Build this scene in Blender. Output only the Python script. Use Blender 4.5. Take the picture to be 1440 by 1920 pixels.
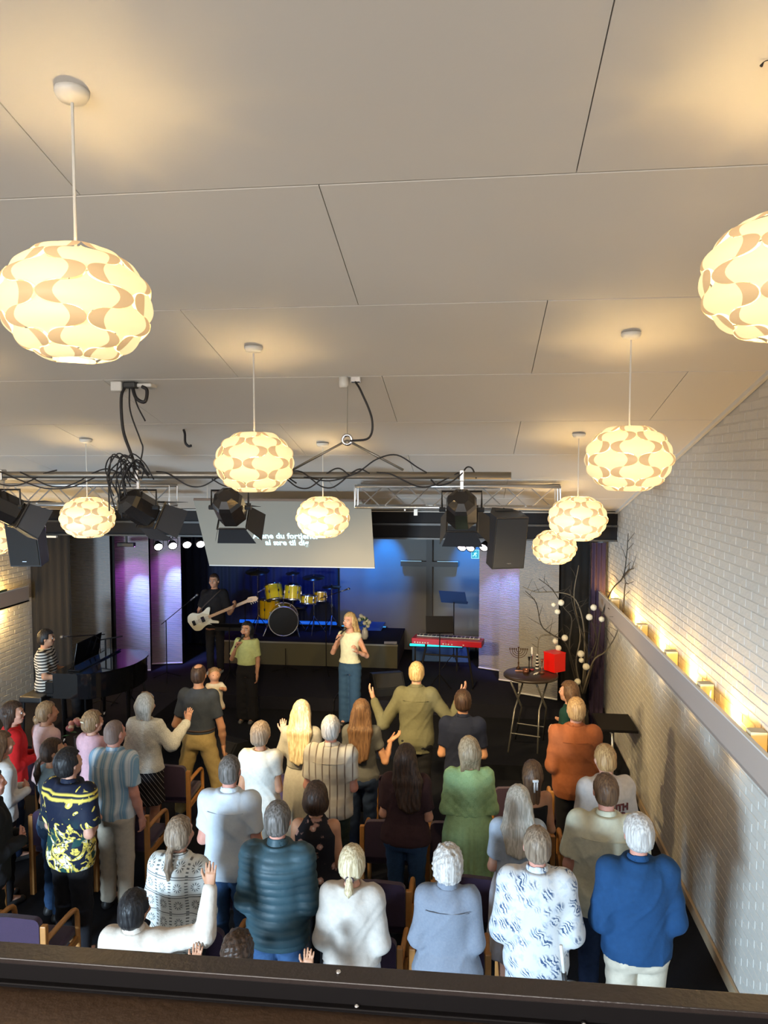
import bpy, bmesh, math, random
import numpy as np
from mathutils import Vector, Matrix, Euler
PI = math.pi
S = bpy.context.scene
for o in list(bpy.data.objects): bpy.data.objects.remove(o)
COL = S.collection
H = 4.15                                   # eye height above the hall floor
# light strengths (watts of the lamps below)
LW, LF, RW, RL = 2200, 25, 390, 130        # daylight: left rear window, left front windows, rear high windows, rear low fill
PET, UPL, DNL = .88, 28, 8                 # pendant lamps: shade glow, light through the top and bottom openings
LEDGE, STG, FLB, FLV, BW = 17, 500, 420, 38, 520   # ledge lamps, stage lights, led floods, blue wash

# ---------------------------------------------------------------- camera
cam_d = bpy.data.cameras.new('camera'); cam = bpy.data.objects.new('camera', cam_d); COL.objects.link(cam)
cam_d.sensor_fit = 'VERTICAL'; cam_d.sensor_height = 36; cam_d.lens = 36*1400/1920; cam_d.clip_start = .05; cam_d.clip_end = 200
cam.location = (0, 0, H); cam.rotation_euler = (math.radians(90-3.4744), 0, math.radians(6.734)); S.camera = cam
# ---------------------------------------------------------------- world
w = bpy.data.worlds.new('sky'); S.world = w; w.use_nodes = True
bg = w.node_tree.nodes['Background']; bg.inputs[0].default_value = (.62, .78, 1, 1); bg.inputs[1].default_value = 1.0
S.view_settings.view_transform = 'Standard'; S.view_settings.look = 'None'; S.view_settings.gamma = 1
S.view_settings.use_curve_mapping = False; S.view_settings.exposure = 0.0
S.cycles.use_denoising = True; S.cycles.max_bounces = 7; S.cycles.diffuse_bounces = 4; S.cycles.glossy_bounces = 3
S.cycles.transmission_bounces = 3; S.cycles.sample_clamp_indirect = 4; S.cycles.caustics_reflective = False; S.cycles.caustics_refractive = False
def area(name, loc, rot, sx, sy, energy, color, spread=180):
    l = bpy.data.lights.new(name, 'AREA'); l.shape = 'RECTANGLE'; l.size = sx; l.size_y = sy; l.energy = energy; l.color = color
    l.spread = math.radians(spread)
    o = bpy.data.objects.new(name, l); COL.objects.link(o); o.location = loc; o.rotation_euler = rot; return o
def aim(o, tgt):
    o.rotation_euler = (Vector(tgt)-o.location).to_track_quat('-Z', 'Y').to_euler()
def spot(name, loc, tgt, energy, color, deg, blend=.5, rad=.05):
    l = bpy.data.lights.new(name, 'SPOT'); l.energy = energy; l.color = color; l.spot_size = math.radians(deg); l.spot_blend = blend; l.shadow_soft_size = rad
    o = bpy.data.objects.new(name, l); COL.objects.link(o); o.location = loc; aim(o, tgt); return o
def point(name, loc, energy, color, rad=.05):
    l = bpy.data.lights.new(name, 'POINT'); l.energy = energy; l.color = color; l.shadow_soft_size = rad
    o = bpy.data.objects.new(name, l); COL.objects.link(o); o.location = loc; return o
# daylight through the left windows (under the gallery) and the high windows of the rear wall
o = area('daylight_left', (-5.3, -3.85, 1.35), (0, 0, 0), 2.0, 1.5, LW, (.60, .81, 1)); aim(o, (1, 6.0, 1.1))
o = area('daylight_left_front', (-7.1, 6.3, 1.35), (0, 0, 0), 2.6, 1.3, LF, (.58, .78, 1)); aim(o, (1.5, 7.4, 1.0))
o = area('daylight_rear', (-2.5, -3.85, 4.3), (0, 0, 0), 7, 1.8, RW, (1, .92, .83)); aim(o, (-2.5, 5, 4.6))
o = area('daylight_rear_low', (-2.5, -3.85, 1.5), (0, 0, 0), 7, 1.6, RL, (.80, .90, 1)); aim(o, (-2.2, 5, 1.3))  # low rear fill, raised to lighten the backs of the people

# ---------------------------------------------------------------- materials
MATS = {}
def nt(m): return m.node_tree.nodes, m.node_tree.links
def mat(name, col, rough=.6, metal=0., emit=None, es=0., bump=0., bs=60., var=0., vs=8., spec=.5, sheen=0., alpha=1., trans=0., coat=0.):
    if name in MATS: return MATS[name]
    m = bpy.data.materials.new(name); m.use_nodes = True; n, l = nt(m); b = n['Principled BSDF']
    b.inputs['Base Color'].default_value = (*col, 1); b.inputs['Roughness'].default_value = rough; b.inputs['Metallic'].default_value = metal
    b.inputs['Specular IOR Level'].default_value = spec
    if sheen: b.inputs['Sheen Weight'].default_value = sheen
    if trans: b.inputs['Transmission Weight'].default_value = trans
    if coat: b.inputs['Coat Weight'].default_value = coat
    if emit: b.inputs['Emission Color'].default_value = (*emit, 1); b.inputs['Emission Strength'].default_value = es
    tc = n.new('ShaderNodeTexCoord')
    if var:
        t = n.new('ShaderNodeTexNoise'); t.inputs['Scale'].default_value = vs; t.inputs['Detail'].default_value = 4
        r = n.new('ShaderNodeMapRange'); r.inputs[3].default_value = 1-var; r.inputs[4].default_value = 1+var
        x = n.new('ShaderNodeVectorMath'); x.operation = 'SCALE'; x.inputs[0].default_value = col
        l.new(tc.outputs['Object'], t.inputs['Vector']); l.new(t.outputs['Fac'], r.inputs[0]); l.new(r.outputs[0], x.inputs['Scale']); l.new(x.outputs[0], b.inputs['Base Color'])
    if bump:
        t = n.new('ShaderNodeTexNoise'); t.inputs['Scale'].default_value = bs; t.inputs['Detail'].default_value = 3
        u = n.new('ShaderNodeBump'); u.inputs['Strength'].default_value = bump; u.inputs['Distance'].default_value = .01
        l.new(tc.outputs['Object'], t.inputs['Vector']); l.new(t.outputs['Fac'], u.inputs['Height']); l.new(u.outputs[0], b.inputs['Normal'])
    MATS[name] = m; return m
def pattern(name, kind, cols, rough=.85, scale=1., bump=.25):
    """cloth with a printed or woven pattern, in the garment's own coordinates"""
    if name in MATS: return MATS[name]
    m = bpy.data.materials.new(name); m.use_nodes = True; n, l = nt(m); b = n['Principled BSDF']; b.inputs['Roughness'].default_value = rough
    b.inputs['Specular IOR Level'].default_value = .25
    tc = n.new('ShaderNodeTexCoord'); co = tc.outputs['Object']
    def math_(op, a, c=None, d=None):
        x = n.new('ShaderNodeMath'); x.operation = op
        for i, v in enumerate((a, c, d)):
            if v is None: continue
            if hasattr(v, 'is_linked') or hasattr(v, 'links'): l.new(v, x.inputs[i])
            else: x.inputs[i].default_value = v
        return x.outputs[0]
    def noise(sc, det=2, vec=None):
        t = n.new('ShaderNodeTexNoise'); t.inputs['Scale'].default_value = sc; t.inputs['Detail'].default_value = det; l.new(vec or co, t.inputs['Vector']); return t.outputs['Fac']
    def vor(sc, feat='F1', rnd=1.):
        t = n.new('ShaderNodeTexVoronoi'); t.inputs['Scale'].default_value = sc; t.feature = feat; t.inputs['Randomness'].default_value = rnd; l.new(co, t.inputs['Vector']); return t
    def mix(f, a, c):
        x = n.new('ShaderNodeMix'); x.data_type = 'RGBA'; l.new(f, x.inputs[0])
        for i, v in ((6, a), (7, c)):
            if isinstance(v, tuple): x.inputs[i].default_value = (*v, 1)
            else: l.new(v, x.inputs[i])
        return x.outputs[2]
    sp = n.new('ShaderNodeSeparateXYZ'); l.new(co, sp.inputs[0]); X, Y, Z = sp.outputs
    def step(v, t, e=.03):
        r = n.new('ShaderNodeMapRange'); r.inputs[1].default_value = t-e; r.inputs[2].default_value = t+e; l.new(v, r.inputs[0]); return r.outputs[0]
    hgt = None
    if kind == 'vstripe':      # soft vertical stripes
        f = step(math_('SINE', math_('MULTIPLY', X, scale)), .1, .5); c = mix(f, cols[0], cols[1])
        if len(cols) > 2:
            c = mix(step(math_('SINE', math_('MULTIPLY', X, scale*3.1)), .8, .2), c, cols[2])
    elif kind == 'hstripe':
        c = mix(step(math_('SINE', math_('MULTIPLY', Z, scale)), .15, .2), cols[0], cols[1])
    elif kind == 'plaid':
        c = mix(step(math_('SINE', math_('MULTIPLY', X, scale)), .86, .1), cols[0], cols[1])
        c = mix(math_('MULTIPLY', step(math_('SINE', math_('MULTIPLY', Z, scale*.35)), .55, .3), .45), c, cols[2])
    elif kind == 'diag':
        c = mix(step(math_('SINE', math_('MULTIPLY', math_('ADD', math_('ADD', X, math_('MULTIPLY', Z, .9)), Y), scale)), .93, .04), cols[0], cols[1])
    elif kind == 'floral':     # blossoms scattered on a ground
        v = vor(scale); nz = noise(scale*4, 2)
        d = math_('ADD', v.outputs['Distance'], math_('MULTIPLY', nz, .35)); c = mix(step(d, .50, .05), cols[1], cols[0])
        c = mix(step(math_('ADD', v.outputs['Distance'], math_('MULTIPLY', nz, .2)), .22, .04), cols[2], c)
    elif kind == 'palm':       # thin leaf strokes
        mp = n.new('ShaderNodeMapping'); mp.inputs['Rotation'].default_value = (.3, .6, .4); mp.inputs['Scale'].default_value = (1, 1, 1); l.new(co, mp.inputs[0])
        n1 = noise(scale*1.6, 5, mp.outputs[0]); wv = n.new('ShaderNodeTexWave'); wv.inputs['Scale'].default_value = scale*1.1; wv.inputs['Distortion'].default_value = 14; wv.inputs['Detail'].default_value = 3; l.new(mp.outputs[0], wv.inputs['Vector'])
        v = vor(scale*.8); near = step(v.outputs['Distance'], .42, .12)
        f = math_('MULTIPLY', step(wv.outputs['Fac'], .62, .12), math_('SUBTRACT', 1., near)); c = mix(f, cols[0], cols[1])
        c = mix(math_('MULTIPLY', step(n1, .6, .05), .5), c, cols[2])
    elif kind == 'splash':     # big abstract print: dark yoke, yellow and cream flames below
        wv = n.new('ShaderNodeTexNoise'); wv.inputs['Scale'].default_value = 7; wv.inputs['Detail'].default_value = 1.5; wv.inputs['Distortion'].default_value = 2.2; l.new(co, wv.inputs['Vector'])
        low = step(Z, 1.21, .10)
        f = math_('SUBTRACT', wv.outputs['Fac'], math_('MULTIPLY', low, .16))
        c = mix(step(f, .47, .015), cols[0], cols[1]); c = mix(step(f, .57, .012), c, cols[2])
        n2 = noise(9, 1); c = mix(math_('MULTIPLY', step(n2, .60, .02), math_('SUBTRACT', 1., low)), c, cols[3])
        w2 = noise(16, 3); li = math_('MULTIPLY', step(math_('ABSOLUTE', math_('SUBTRACT', w2, .5)), .02, .008), 1.); c = mix(math_('MULTIPLY', math_('SUBTRACT', 1., li), step(f, .5, .02)), c, cols[0])
        yo = math_('MULTIPLY', step(math_('ADD', Z, math_('MULTIPLY', wv.outputs['Fac'], .03)), 1.445, .006), math_('SUBTRACT', 1., step(Z, 1.455, .006))); c = mix(yo, c, cols[1])
        yo = math_('MULTIPLY', step(Z, 1.475, .004), math_('SUBTRACT', 1., step(Z, 1.49, .006))); c = mix(yo, c, cols[1])
    elif kind == 'lace':       # crochet medallions: open rosettes in a grid
        def fr(v, s_, off=0.): return math_('SUBTRACT', math_('FRACT', math_('ADD', math_('MULTIPLY', v, s_), off+20.)), .5)
        a, d = fr(X, 9.), fr(Z, 8.)
        r = math_('SQRT', math_('ADD', math_('MULTIPLY', a, a), math_('MULTIPLY', d, d))); th = math_('ARCTAN2', a, d)
        pet = math_('ADD', r, math_('MULTIPLY', math_('SINE', math_('MULTIPLY', th, 10.)), .07))
        ring = math_('MULTIPLY', step(pet, .14, .02), math_('SUBTRACT', 1., step(pet, .30, .02)))
        pl = math_('MULTIPLY', step(math_('SINE', math_('MULTIPLY', th, 10.)), -.1, .25), ring)
        mesh = math_('MULTIPLY', math_('SUBTRACT', 1., step(r, .42, .02)), 0.)
        grid_ = math_('MULTIPLY', step(math_('SINE', math_('MULTIPLY', Z, 420.)), .2, .3), step(math_('ABSOLUTE', d), .40, .02))
        h1 = math_('MULTIPLY', step(math_('SINE', math_('MULTIPLY', Z, 300.)), .2, .3), step(math_('ABSOLUTE', a), .41, .02))
        f = math_('MAXIMUM', pl, math_('MAXIMUM', grid_, h1)); c = mix(f, cols[0], cols[1]); hgt = f
    elif kind == 'knit':
        v = vor(scale, 'F1', .6); c = mix(step(v.outputs['Distance'], .45, .3), cols[0], cols[1]); hgt = v.outputs['Distance']
    elif kind == 'streak':     # hair: long strands
        mp = n.new('ShaderNodeMapping'); mp.inputs['Scale'].default_value = (90, 90, 5); l.new(co, mp.inputs[0])
        t = n.new('ShaderNodeTexNoise'); t.inputs['Scale'].default_value = 1.; t.inputs['Detail'].default_value = 3; l.new(mp.outputs[0], t.inputs['Vector'])
        c = mix(step(t.outputs['Fac'], .5, .11), cols[0], cols[1]); hgt = t.outputs['Fac']
    elif kind == 'skin':
        c = mix(step(noise(14, 3), .5, .25), cols[0], cols[1])
    else:
        c = mix(step(noise(scale, 3), .5, .3), cols[0], cols[1])
    l.new(c, b.inputs['Base Color'])
    u = n.new('ShaderNodeBump'); u.inputs['Strength'].default_value = bump; u.inputs['Distance'].default_value = .006
    l.new(hgt if hgt is not None else noise(55, 3), u.inputs['Height']); l.new(u.outputs[0], b.inputs['Normal'])
    if kind == 'skin': b.inputs['Subsurface Weight'].default_value = .0
    MATS[name] = m; return m

# ---------------------------------------------------------------- mesh helpers
def tag(o, label=None, cat=None, group=None, kind=None):
    if label: o['label'] = label
    if cat: o['category'] = cat
    if group: o['group'] = group
    if kind: o['kind'] = kind
    return o
def empty(name, loc=(0, 0, 0), rz=0., label=None, cat=None, group=None):
    o = bpy.data.objects.new(name, None); COL.objects.link(o); o.location = loc; o.rotation_euler = (0, 0, rz); o.empty_display_size = .1
    return tag(o, label, cat, group)
class MB:
    """collects shapes and links them as one mesh object"""
    def __init__(s): s.v = []; s.f = []; s.mi = []; s.n = 0
    def raw(s, v, f, mi=0):
        b = s.n; s.v.extend([tuple(p) for p in v]); s.n += len(v)
        s.f.extend([tuple(i+b for i in q) for q in f]); s.mi.extend([mi]*len(f)); return s
    def hexa(s, p, mi=0):      # 8 corners: bottom 4 ccw, top 4 ccw
        return s.raw(p, [(3, 2, 1, 0), (4, 5, 6, 7), (0, 1, 5, 4), (1, 2, 6, 5), (2, 3, 7, 6), (3, 0, 4, 7)], mi)
    def box(s, c, d, M=None, mi=0, bev=0.):
        x, y, z = d[0]/2, d[1]/2, d[2]/2
        if bev:
            bm = bmesh.new(); bmesh.ops.create_cube(bm, size=1); 
            for v in bm.verts: v.co = Vector((v.co.x*d[0], v.co.y*d[1], v.co.z*d[2]))
            bmesh.ops.bevel(bm, geom=list(bm.edges), offset=bev, segments=2, affect='EDGES', profile=.5)
            bm.verts.index_update(); vs = [v.co.copy() for v in bm.verts]; fs = [[v.index for v in f.verts] for f in bm.faces]; bm.free()
        else:
            vs = [Vector(p) for p in ((-x, -y, -z), (x, -y, -z), (x, y, -z), (-x, y, -z), (-x, -y, z), (x, -y, z), (x, y, z), (-x, y, z))]
            fs = [(3, 2, 1, 0), (4, 5, 6, 7), (0, 1, 5, 4), (1, 2, 6, 5), (2, 3, 7, 6), (3, 0, 4, 7)]
        if M is not None: vs = [M @ v for v in vs]
        return s.raw([v+Vector(c) for v in vs], fs, mi)
    def tube(s, pts, r, n=8, mi=0, cap=True, close=False):
        pts = [Vector(p) for p in pts]; m = len(pts); rs = r if isinstance(r, (list, tuple)) else [r]*m
        ring = []; up = None
        for i, p in enumerate(pts):
            if close: t = pts[(i+1) % m]-pts[i-1]
            else: t = pts[min(i+1, m-1)]-pts[max(i-1, 0)]
            t.normalize()
            if up is None: up = Vector((0, 0, 1)) if abs(t.z) < .9 else Vector((1, 0, 0))
            a = t.cross(up)
            if a.length < 1e-4: a = t.orthogonal()
            a.normalize(); b = a.cross(t).normalized(); up = b
            for k in range(n):
                an = 2*PI*k/n; ring.append(p+(a*math.cos(an)+b*math.sin(an))*rs[i])
        f = []
        for i in range(m if close else m-1):
            for k in range(n):
                j = (i+1) % m; f.append((i*n+k, i*n+(k+1) % n, j*n+(k+1) % n, j*n+k))
        if cap and not close: f.append(tuple(range(n-1, -1, -1))); f.append(tuple(range((m-1)*n, m*n)))
        return s.raw(ring, f, mi)
    def lathe(s, prof, c=(0, 0, 0), n=24, M=None, mi=0):
        vs = []; f = []; m = len(prof)
        for (r, z) in prof:
            for k in range(n):
                p = Vector((max(r, 1e-4)*math.cos(2*PI*k/n), max(r, 1e-4)*math.sin(2*PI*k/n), z)); vs.append((M @ p if M else p)+Vector(c))
        for i in range(m-1):
            for k in range(n): f.append((i*n+k, i*n+(k+1) % n, (i+1)*n+(k+1) % n, (i+1)*n+k))
        return s.raw(vs, f, mi)
    def prism(s, outline, a0, a1, axis='y', mi=0, M=None, off=(0, 0, 0)):
        k = len(outline); vs = []
        for a in (a0, a1):
            for (u, v) in outline:
                p = {'y': (u, a, v), 'x': (a, u, v), 'z': (u, v, a)}[axis]; p = Vector(p); vs.append((M @ p if M else p)+Vector(off))
        f = [tuple(range(k-1, -1, -1)), tuple(range(k, 2*k))]+[(i, (i+1) % k, (i+1) % k+k, i+k) for i in range(k)]
        return s.raw(vs, f, mi)
    def build(s, name, m, parent=None, smooth=False, loc=None):
        me = bpy.data.meshes.new(name); me.from_pydata(s.v, [], s.f)
        ms = m if isinstance(m, (list, tuple)) else [m]
        for x in ms: me.materials.append(x)
        if len(ms) > 1: me.polygons.foreach_set('material_index', s.mi)
        if smooth: me.polygons.foreach_set('use_smooth', [True]*len(me.polygons))
        me.update()
        bm = bmesh.new(); bm.from_mesh(me); bmesh.ops.recalc_face_normals(bm, faces=bm.faces); bm.to_mesh(me); bm.free()
        o = bpy.data.objects.new(name, me); COL.objects.link(o)
        if parent: o.parent = parent
        if loc: o.location = loc
        return o
def struct(o, label=None): o['kind'] = 'structure'; 
def cpy(o, parent=None):
    c = o.copy(); COL.objects.link(c)
    if parent: c.parent = parent
    for ch in list(CH.get(o.name, [])): cpy(ch, c)
    return c
CH = {}
def index_children():
    CH.clear()
    for o in bpy.data.objects:
        if o.parent: CH.setdefault(o.parent.name, []).append(o)
def dup(root, loc, rz=None, label=None, group=None):
    CH.clear()
    st = [root]
    while st:
        p = st.pop(); k = [c for c in p.children]; CH[p.name] = k; st += k
    c = cpy(root); c.location = loc
    if rz is not None: c.rotation_euler[2] = rz
    if label: c['label'] = label
    if group: c['group'] = group
    return c
def arc(p0, p1, sag, n=10, side=(0, 0, -1)):
    p0, p1, sd = Vector(p0), Vector(p1), Vector(side)
    return [p0.lerp(p1, t/n)+sd*(sag*4*(t/n)*(1-t/n)) for t in range(n+1)]
def spline(P, n=6):
    P = [Vector(p) for p in P]; P = [P[0]*2-P[1]]+P+[P[-1]*2-P[-2]]; out = []
    for i in range(1, len(P)-2):
        a, b, c, d = P[i-1:i+3]
        for k in range(n):
            t = k/n; out.append(.5*((2*b)+(c-a)*t+(2*a-5*b+4*c-d)*t*t+(3*b-a-3*c+d)*t**3))
    out.append(P[-2]); return out

# ================================================================ structure
CZ0, CS = 6.151, .2401                      # ceiling height = CZ0 - CS*y
def ceil(y): return CZ0-CS*y
M_ceil = mat('painted_board', (.69, .66, .62), .75, bump=.05, bs=30)
M_brick = mat('painted_brick', (.60, .57, .52), .55, bump=.35, bs=40, var=.05, vs=5)
M_mortar = mat('painted_mortar', (.55, .52, .47), .75, bump=.3, bs=60)
M_carpet = mat('dark_carpet', (.010, .0108, .015), .95, bump=.5, bs=300, var=.2, vs=30, spec=.15)
M_stagecarpet = mat('stage_carpet', (.012, .012, .020), .9, bump=.5, bs=300, var=.2, vs=20, spec=.2)
M_black = mat('black_paint', (.006, .005, .006), .6, spec=.2)
M_blackgl = mat('black_lacquer', (.006, .006, .007), .08, spec=.6, coat=.5)
M_blackplas = mat('black_plastic', (.014, .014, .015), .42)
M_cloth_black = mat('black_molton', (.008, .007, .007), .95, bump=.2, bs=90)
M_alu = mat('aluminium_tube', (.62, .60, .58), .35, 1.)
M_chrome = mat('chrome_steel', (.7, .7, .72), .15, 1.)
M_white = mat('white_enamel', (.72, .70, .66), .4)
M_wood = mat('beech_wood', (.42, .19, .055), .42, var=.25, vs=14, bump=.05)
M_fascia = mat('ledge_paint', (.42, .345, .30), .6)
M_grey = mat('grey_paint', (.16, .155, .15), .6)
XL, XR = -7.15, 2.07
# floor
f = MB().box(((XL+XR)/2, 5.5, -.1), (XR-XL+.6, 20, .2)).build('floor', M_carpet); tag(f, 'dark carpet floor of the hall under the rows of chairs', kind='structure')
# ceiling: sloped boards, each its own panel
cl = empty('ceiling'); tag(cl, 'pale sloping ceiling of large staggered boards with thin seams', kind='structure')
MB().hexa([(XL-.2, -4.2, ceil(-4.2)+.02), (XR+.2, -4.2, ceil(-4.2)+.02), (XR+.2, 11.2, ceil(11.2)+.02), (XL-.2, 11.2, ceil(11.2)+.02),
           (XL-.2, -4.2, ceil(-4.2)+.12), (XR+.2, -4.2, ceil(-4.2)+.12), (XR+.2, 11.2, ceil(11.2)+.12), (XL-.2, 11.2, ceil(11.2)+.12)]).build('ceiling_backing', mat('ceiling_gap', (.25, .23, .2), .9), cl)
rows = [3.26-1.141*k for k in range(7, 0, -1)]+[3.26+1.141*k for k in range(8)]
for i in range(len(rows)-1):
    y0, y1 = rows[i]+.006, min(rows[i+1]-.006, 11.0); k = round((rows[i]-3.26)/1.141)
    off = -.67 if k % 2 == 0 else .42
    xs = [XL]+[x for x in [off+2.18*j for j in range(-4, 4)] if XL+.2 < x < XR-.2]+[XR]
    for a, b in zip(xs[:-1], xs[1:]):
        a, b = a+.0025, b-.0025
        MB().hexa([(a, y0, ceil(y0)), (b, y0, ceil(y0)), (b, y1, ceil(y1)), (a, y1, ceil(y1)), (a, y0, ceil(y0)+.018), (b, y0, ceil(y0)+.018), (b, y1, ceil(y1)+.018), (a, y1, ceil(y1)+.018)]).build('ceiling_panel', M_ceil, cl)
tr = MB(); tr.hexa([(XR-.03, -4, ceil(-4)-.035), (XR, -4, ceil(-4)-.035), (XR, 11, ceil(11)-.035), (XR-.03, 11, ceil(11)-.035), (XR-.03, -4, ceil(-4)), (XR, -4, ceil(-4)), (XR, 11, ceil(11)), (XR-.03, 11, ceil(11))])
tag(tr.build('trim_1', M_white), 'narrow strip where the right brick wall meets the ceiling', kind='structure')
# right brick wall
def project(x, y, z):
    cy, sy, cp, sp = math.cos(math.radians(6.734)), math.sin(math.radians(6.734)), math.cos(math.radians(3.4744)), math.sin(math.radians(3.4744))
    d = (x, y, z-H); fw = (-sy*cp, cy*cp, -sp); r = (cy, sy, 0); u = (-sy*sp, cy*sp, cp)
    dt = lambda a: sum(p*q for p, q in zip(a, d)); q = dt(fw)
    if q < .05: return None
    return 720+1400*dt(r)/q, 960-1400*dt(u)/q
def brick_mesh(l, hgt, t, side):
    m = MB(); x = t*side; e = .004
    m.raw([(0, 0, 0), (0, l, 0), (0, l, hgt), (0, 0, hgt), (x, e, e), (x, l-e, e), (x, l-e, hgt-e), (x, e, hgt-e)], [(4, 5, 6, 7), (0, 1, 5, 4), (1, 2, 6, 5), (2, 3, 7, 6), (3, 0, 4, 7)])
    return m
def brick_wall(name, X, side, y0, y1, label, singles, ztop):
    root = MB().box((X+side*.1, (y0+y1)/2, 3.1), (.2, y1-y0, 6.4)).build(name, M_mortar); tag(root, label, kind='structure')
    P, C = .252, .0745; rng = random.Random(4); allb = []
    nz = int(7/C)
    for i in range(nz):
        z = i*C+.03; y = y0+(-(P/2) if i % 2 else 0)+rng.uniform(-.01, .01)
        while y < y1:
            a, b = max(y, y0), min(y+P-.010, y1)
            if z+.065 < ztop((a+b)/2)-.03 and b-a > .04: allb.append((a, b, z))
            y += P
    sc = []
    for q in allb:
        a, b, z = q; p = [project(X, a, z), project(X, b, z), project(X, b, z+.065), project(X, a, z+.065)]
        ar = 0
        if singles and all(p) and all(0 < t[0] < 1440 and 0 < t[1] < 1800 for t in p) and not 1.78 < z < 2.16:
            ar = abs(sum(p[k][0]*p[(k+1) % 4][1]-p[(k+1) % 4][0]*p[k][1] for k in range(4)))/2
        sc.append((ar, q))
    sc.sort(key=lambda t: -t[0])
    sm = {}
    rest = MB()
    for k, (ar, (a, b, z)) in enumerate(sc):
        if k < singles and ar > 0 and abs((b-a)-(P-.010)) < .001:
            if not sm: sm['m'] = brick_mesh(P-.010, .065, .0035, -side); sm['o'] = sm['m'].build('brick', M_brick, root); o = sm['o']
            else: o = bpy.data.objects.new('brick', sm['o'].data); COL.objects.link(o); o.parent = root
            o.location = (X-side*rng.uniform(-.0005, .0012), a, z)
        else:
            x0 = X; x1 = X+(-side)*-.0+(-side)*.005; e = .004
            x1 = X-side*.0035
            rest.raw([(x0, a, z), (x0, b, z), (x0, b, z+.065), (x0, a, z+.065), (x1, a+e, z+e), (x1, b-e, z+e), (x1, b-e, z+.065-e), (x1, a+e, z+.065-e)], [(4, 5, 6, 7), (0, 1, 5, 4), (1, 2, 6, 5), (2, 3, 7, 6), (3, 0, 4, 7)])
    r = rest.build('brickwork', M_brick, root); r['kind'] = 'stuff'
    return root
_bw = brick_wall
wr = _bw('wall_right', XR+.006, 1, .5, 15.2, 'white painted brick wall on the right with long ledge', 300, lambda y: ceil(y) if y < 11 else 3.3)
MB().box((XR+.1, -1.85, 3.1), (.2, 4.7, 6.8)).build('wall_panel', M_brick, wr)
wl = empty('wall_left'); tag(wl, 'white painted brick wall on the left behind the pianist', kind='structure')
# left wall, with window openings under the gallery
root = MB()
def lw(y0, y1, z0, z1): root.box((XL-.1, (y0+y1)/2, (z0+z1)/2), (.2, y1-y0, z1-z0))
lw(-4.2, 15.2, -.1, .6); lw(-4.2, 15.2, 2.1, 7.2); lw(-4.2, 5.0, .6, 2.1); lw(7.6, 15.2, .6, 2.1)
root.build('wall_body', M_mortar, wl)
rest = MB(); rng = random.Random(8)
for i in range(46):
    z = i*.0745+.03; y = 8.6-(.126 if i % 2 else 0)
    while y < 12.4:
        a, b = y, y+.242; x0, x1, e = XL, XL+.006, .004
        rest.raw([(x0, a, z), (x0, b, z), (x0, b, z+.065), (x0, a, z+.065), (x1, a+e, z+e), (x1, b-e, z+e), (x1, b-e, z+.065-e), (x1, a+e, z+.065-e)], [(4, 5, 6, 7), (0, 1, 5, 4), (1, 2, 6, 5), (2, 3, 7, 6), (3, 0, 4, 7)]); y += .252
tag(rest.build('brickwork', M_brick, wl), kind='stuff')
for k, (a, b) in enumerate(((5.0, 7.6),)):
    wn = MB()
    for y in (a, (a+b)/2, b): wn.box((XL+.0, y, 1.35), (.06, .06, 1.5))
    for z in (.6, 2.1): wn.box((XL, (a+b)/2, z), (.06, b-a, .06))
    tag(wn.build('window_%d' % (k+1), M_white), 'white framed window low in the left wall outside the picture', kind='structure')
# rear wall with a band of windows above and below the gallery
root = MB()
def rw(x0, x1, z0, z1): root.box(((x0+x1)/2, -4.1, (z0+z1)/2), (x1-x0, .2, z1-z0))
rw(XL-.2, XR+.2, -.1, .6); rw(XL-.2, XR+.2, 2.4, 3.3); rw(XL-.2, XR+.2, 5.3, 7.3); rw(XL-.2, -6.2, .6, 5.3); rw(1.2, XR+.2, .6, 5.3)
tag(root.build('wall_rear', M_ceil), 'pale rear wall behind the gallery', kind='structure')
# far wall behind the stage
tag(MB().box((-2.5, 15.3, 1.6), (9.8, .2, 3.6)).build('wall_front', mat('stage_wall_paint', (.055, .06, .07), .8, var=.15, vs=3)), 'dark wall at the back of the stage', kind='structure')
pn = MB().box((-1.225, 15.13, 1.9), (2.95, .06, 3.0)).build('wall_panel', mat('grey_stage_panel', (.13, .135, .135), .7, var=.1, vs=2), bpy.data.objects['wall_front'])
# header beam and stage ceiling
hd = empty('trim_2'); tag(hd, 'black header beam across the front of the stage opening', kind='structure')
MB().box((-2.54, 11.07, 3.29), (9.25, .14, .42)).build('header_board', M_black, hd)
MB().box((-2.54, 10.99, 3.49), (9.25, .03, .02)).build('edge_strip', mat('dim_white', (.35, .33, .3), .5), hd)
MB().box((-2.54, 10.98, 3.30), (9.25, .04, .03)).build('cable_rail', mat('dark_steel', (.05, .05, .05), .4, .6), hd)
MB().box((-2.54, 10.99, 3.09), (9.25, .06, .025)).build('bottom_rail', mat('dark_steel', (.05, .05, .05), .4, .6), hd)
MB().box((-6.55, 10.93, 3.06), (.24, .05, .03)).build('tube_holder', M_white, hd)
tag(MB().box((-2.54, 13.2, 3.45), (9.6, 4.3, .1)).build('ceiling_stage', M_black), 'black ceiling above the stage', kind='structure')
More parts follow.
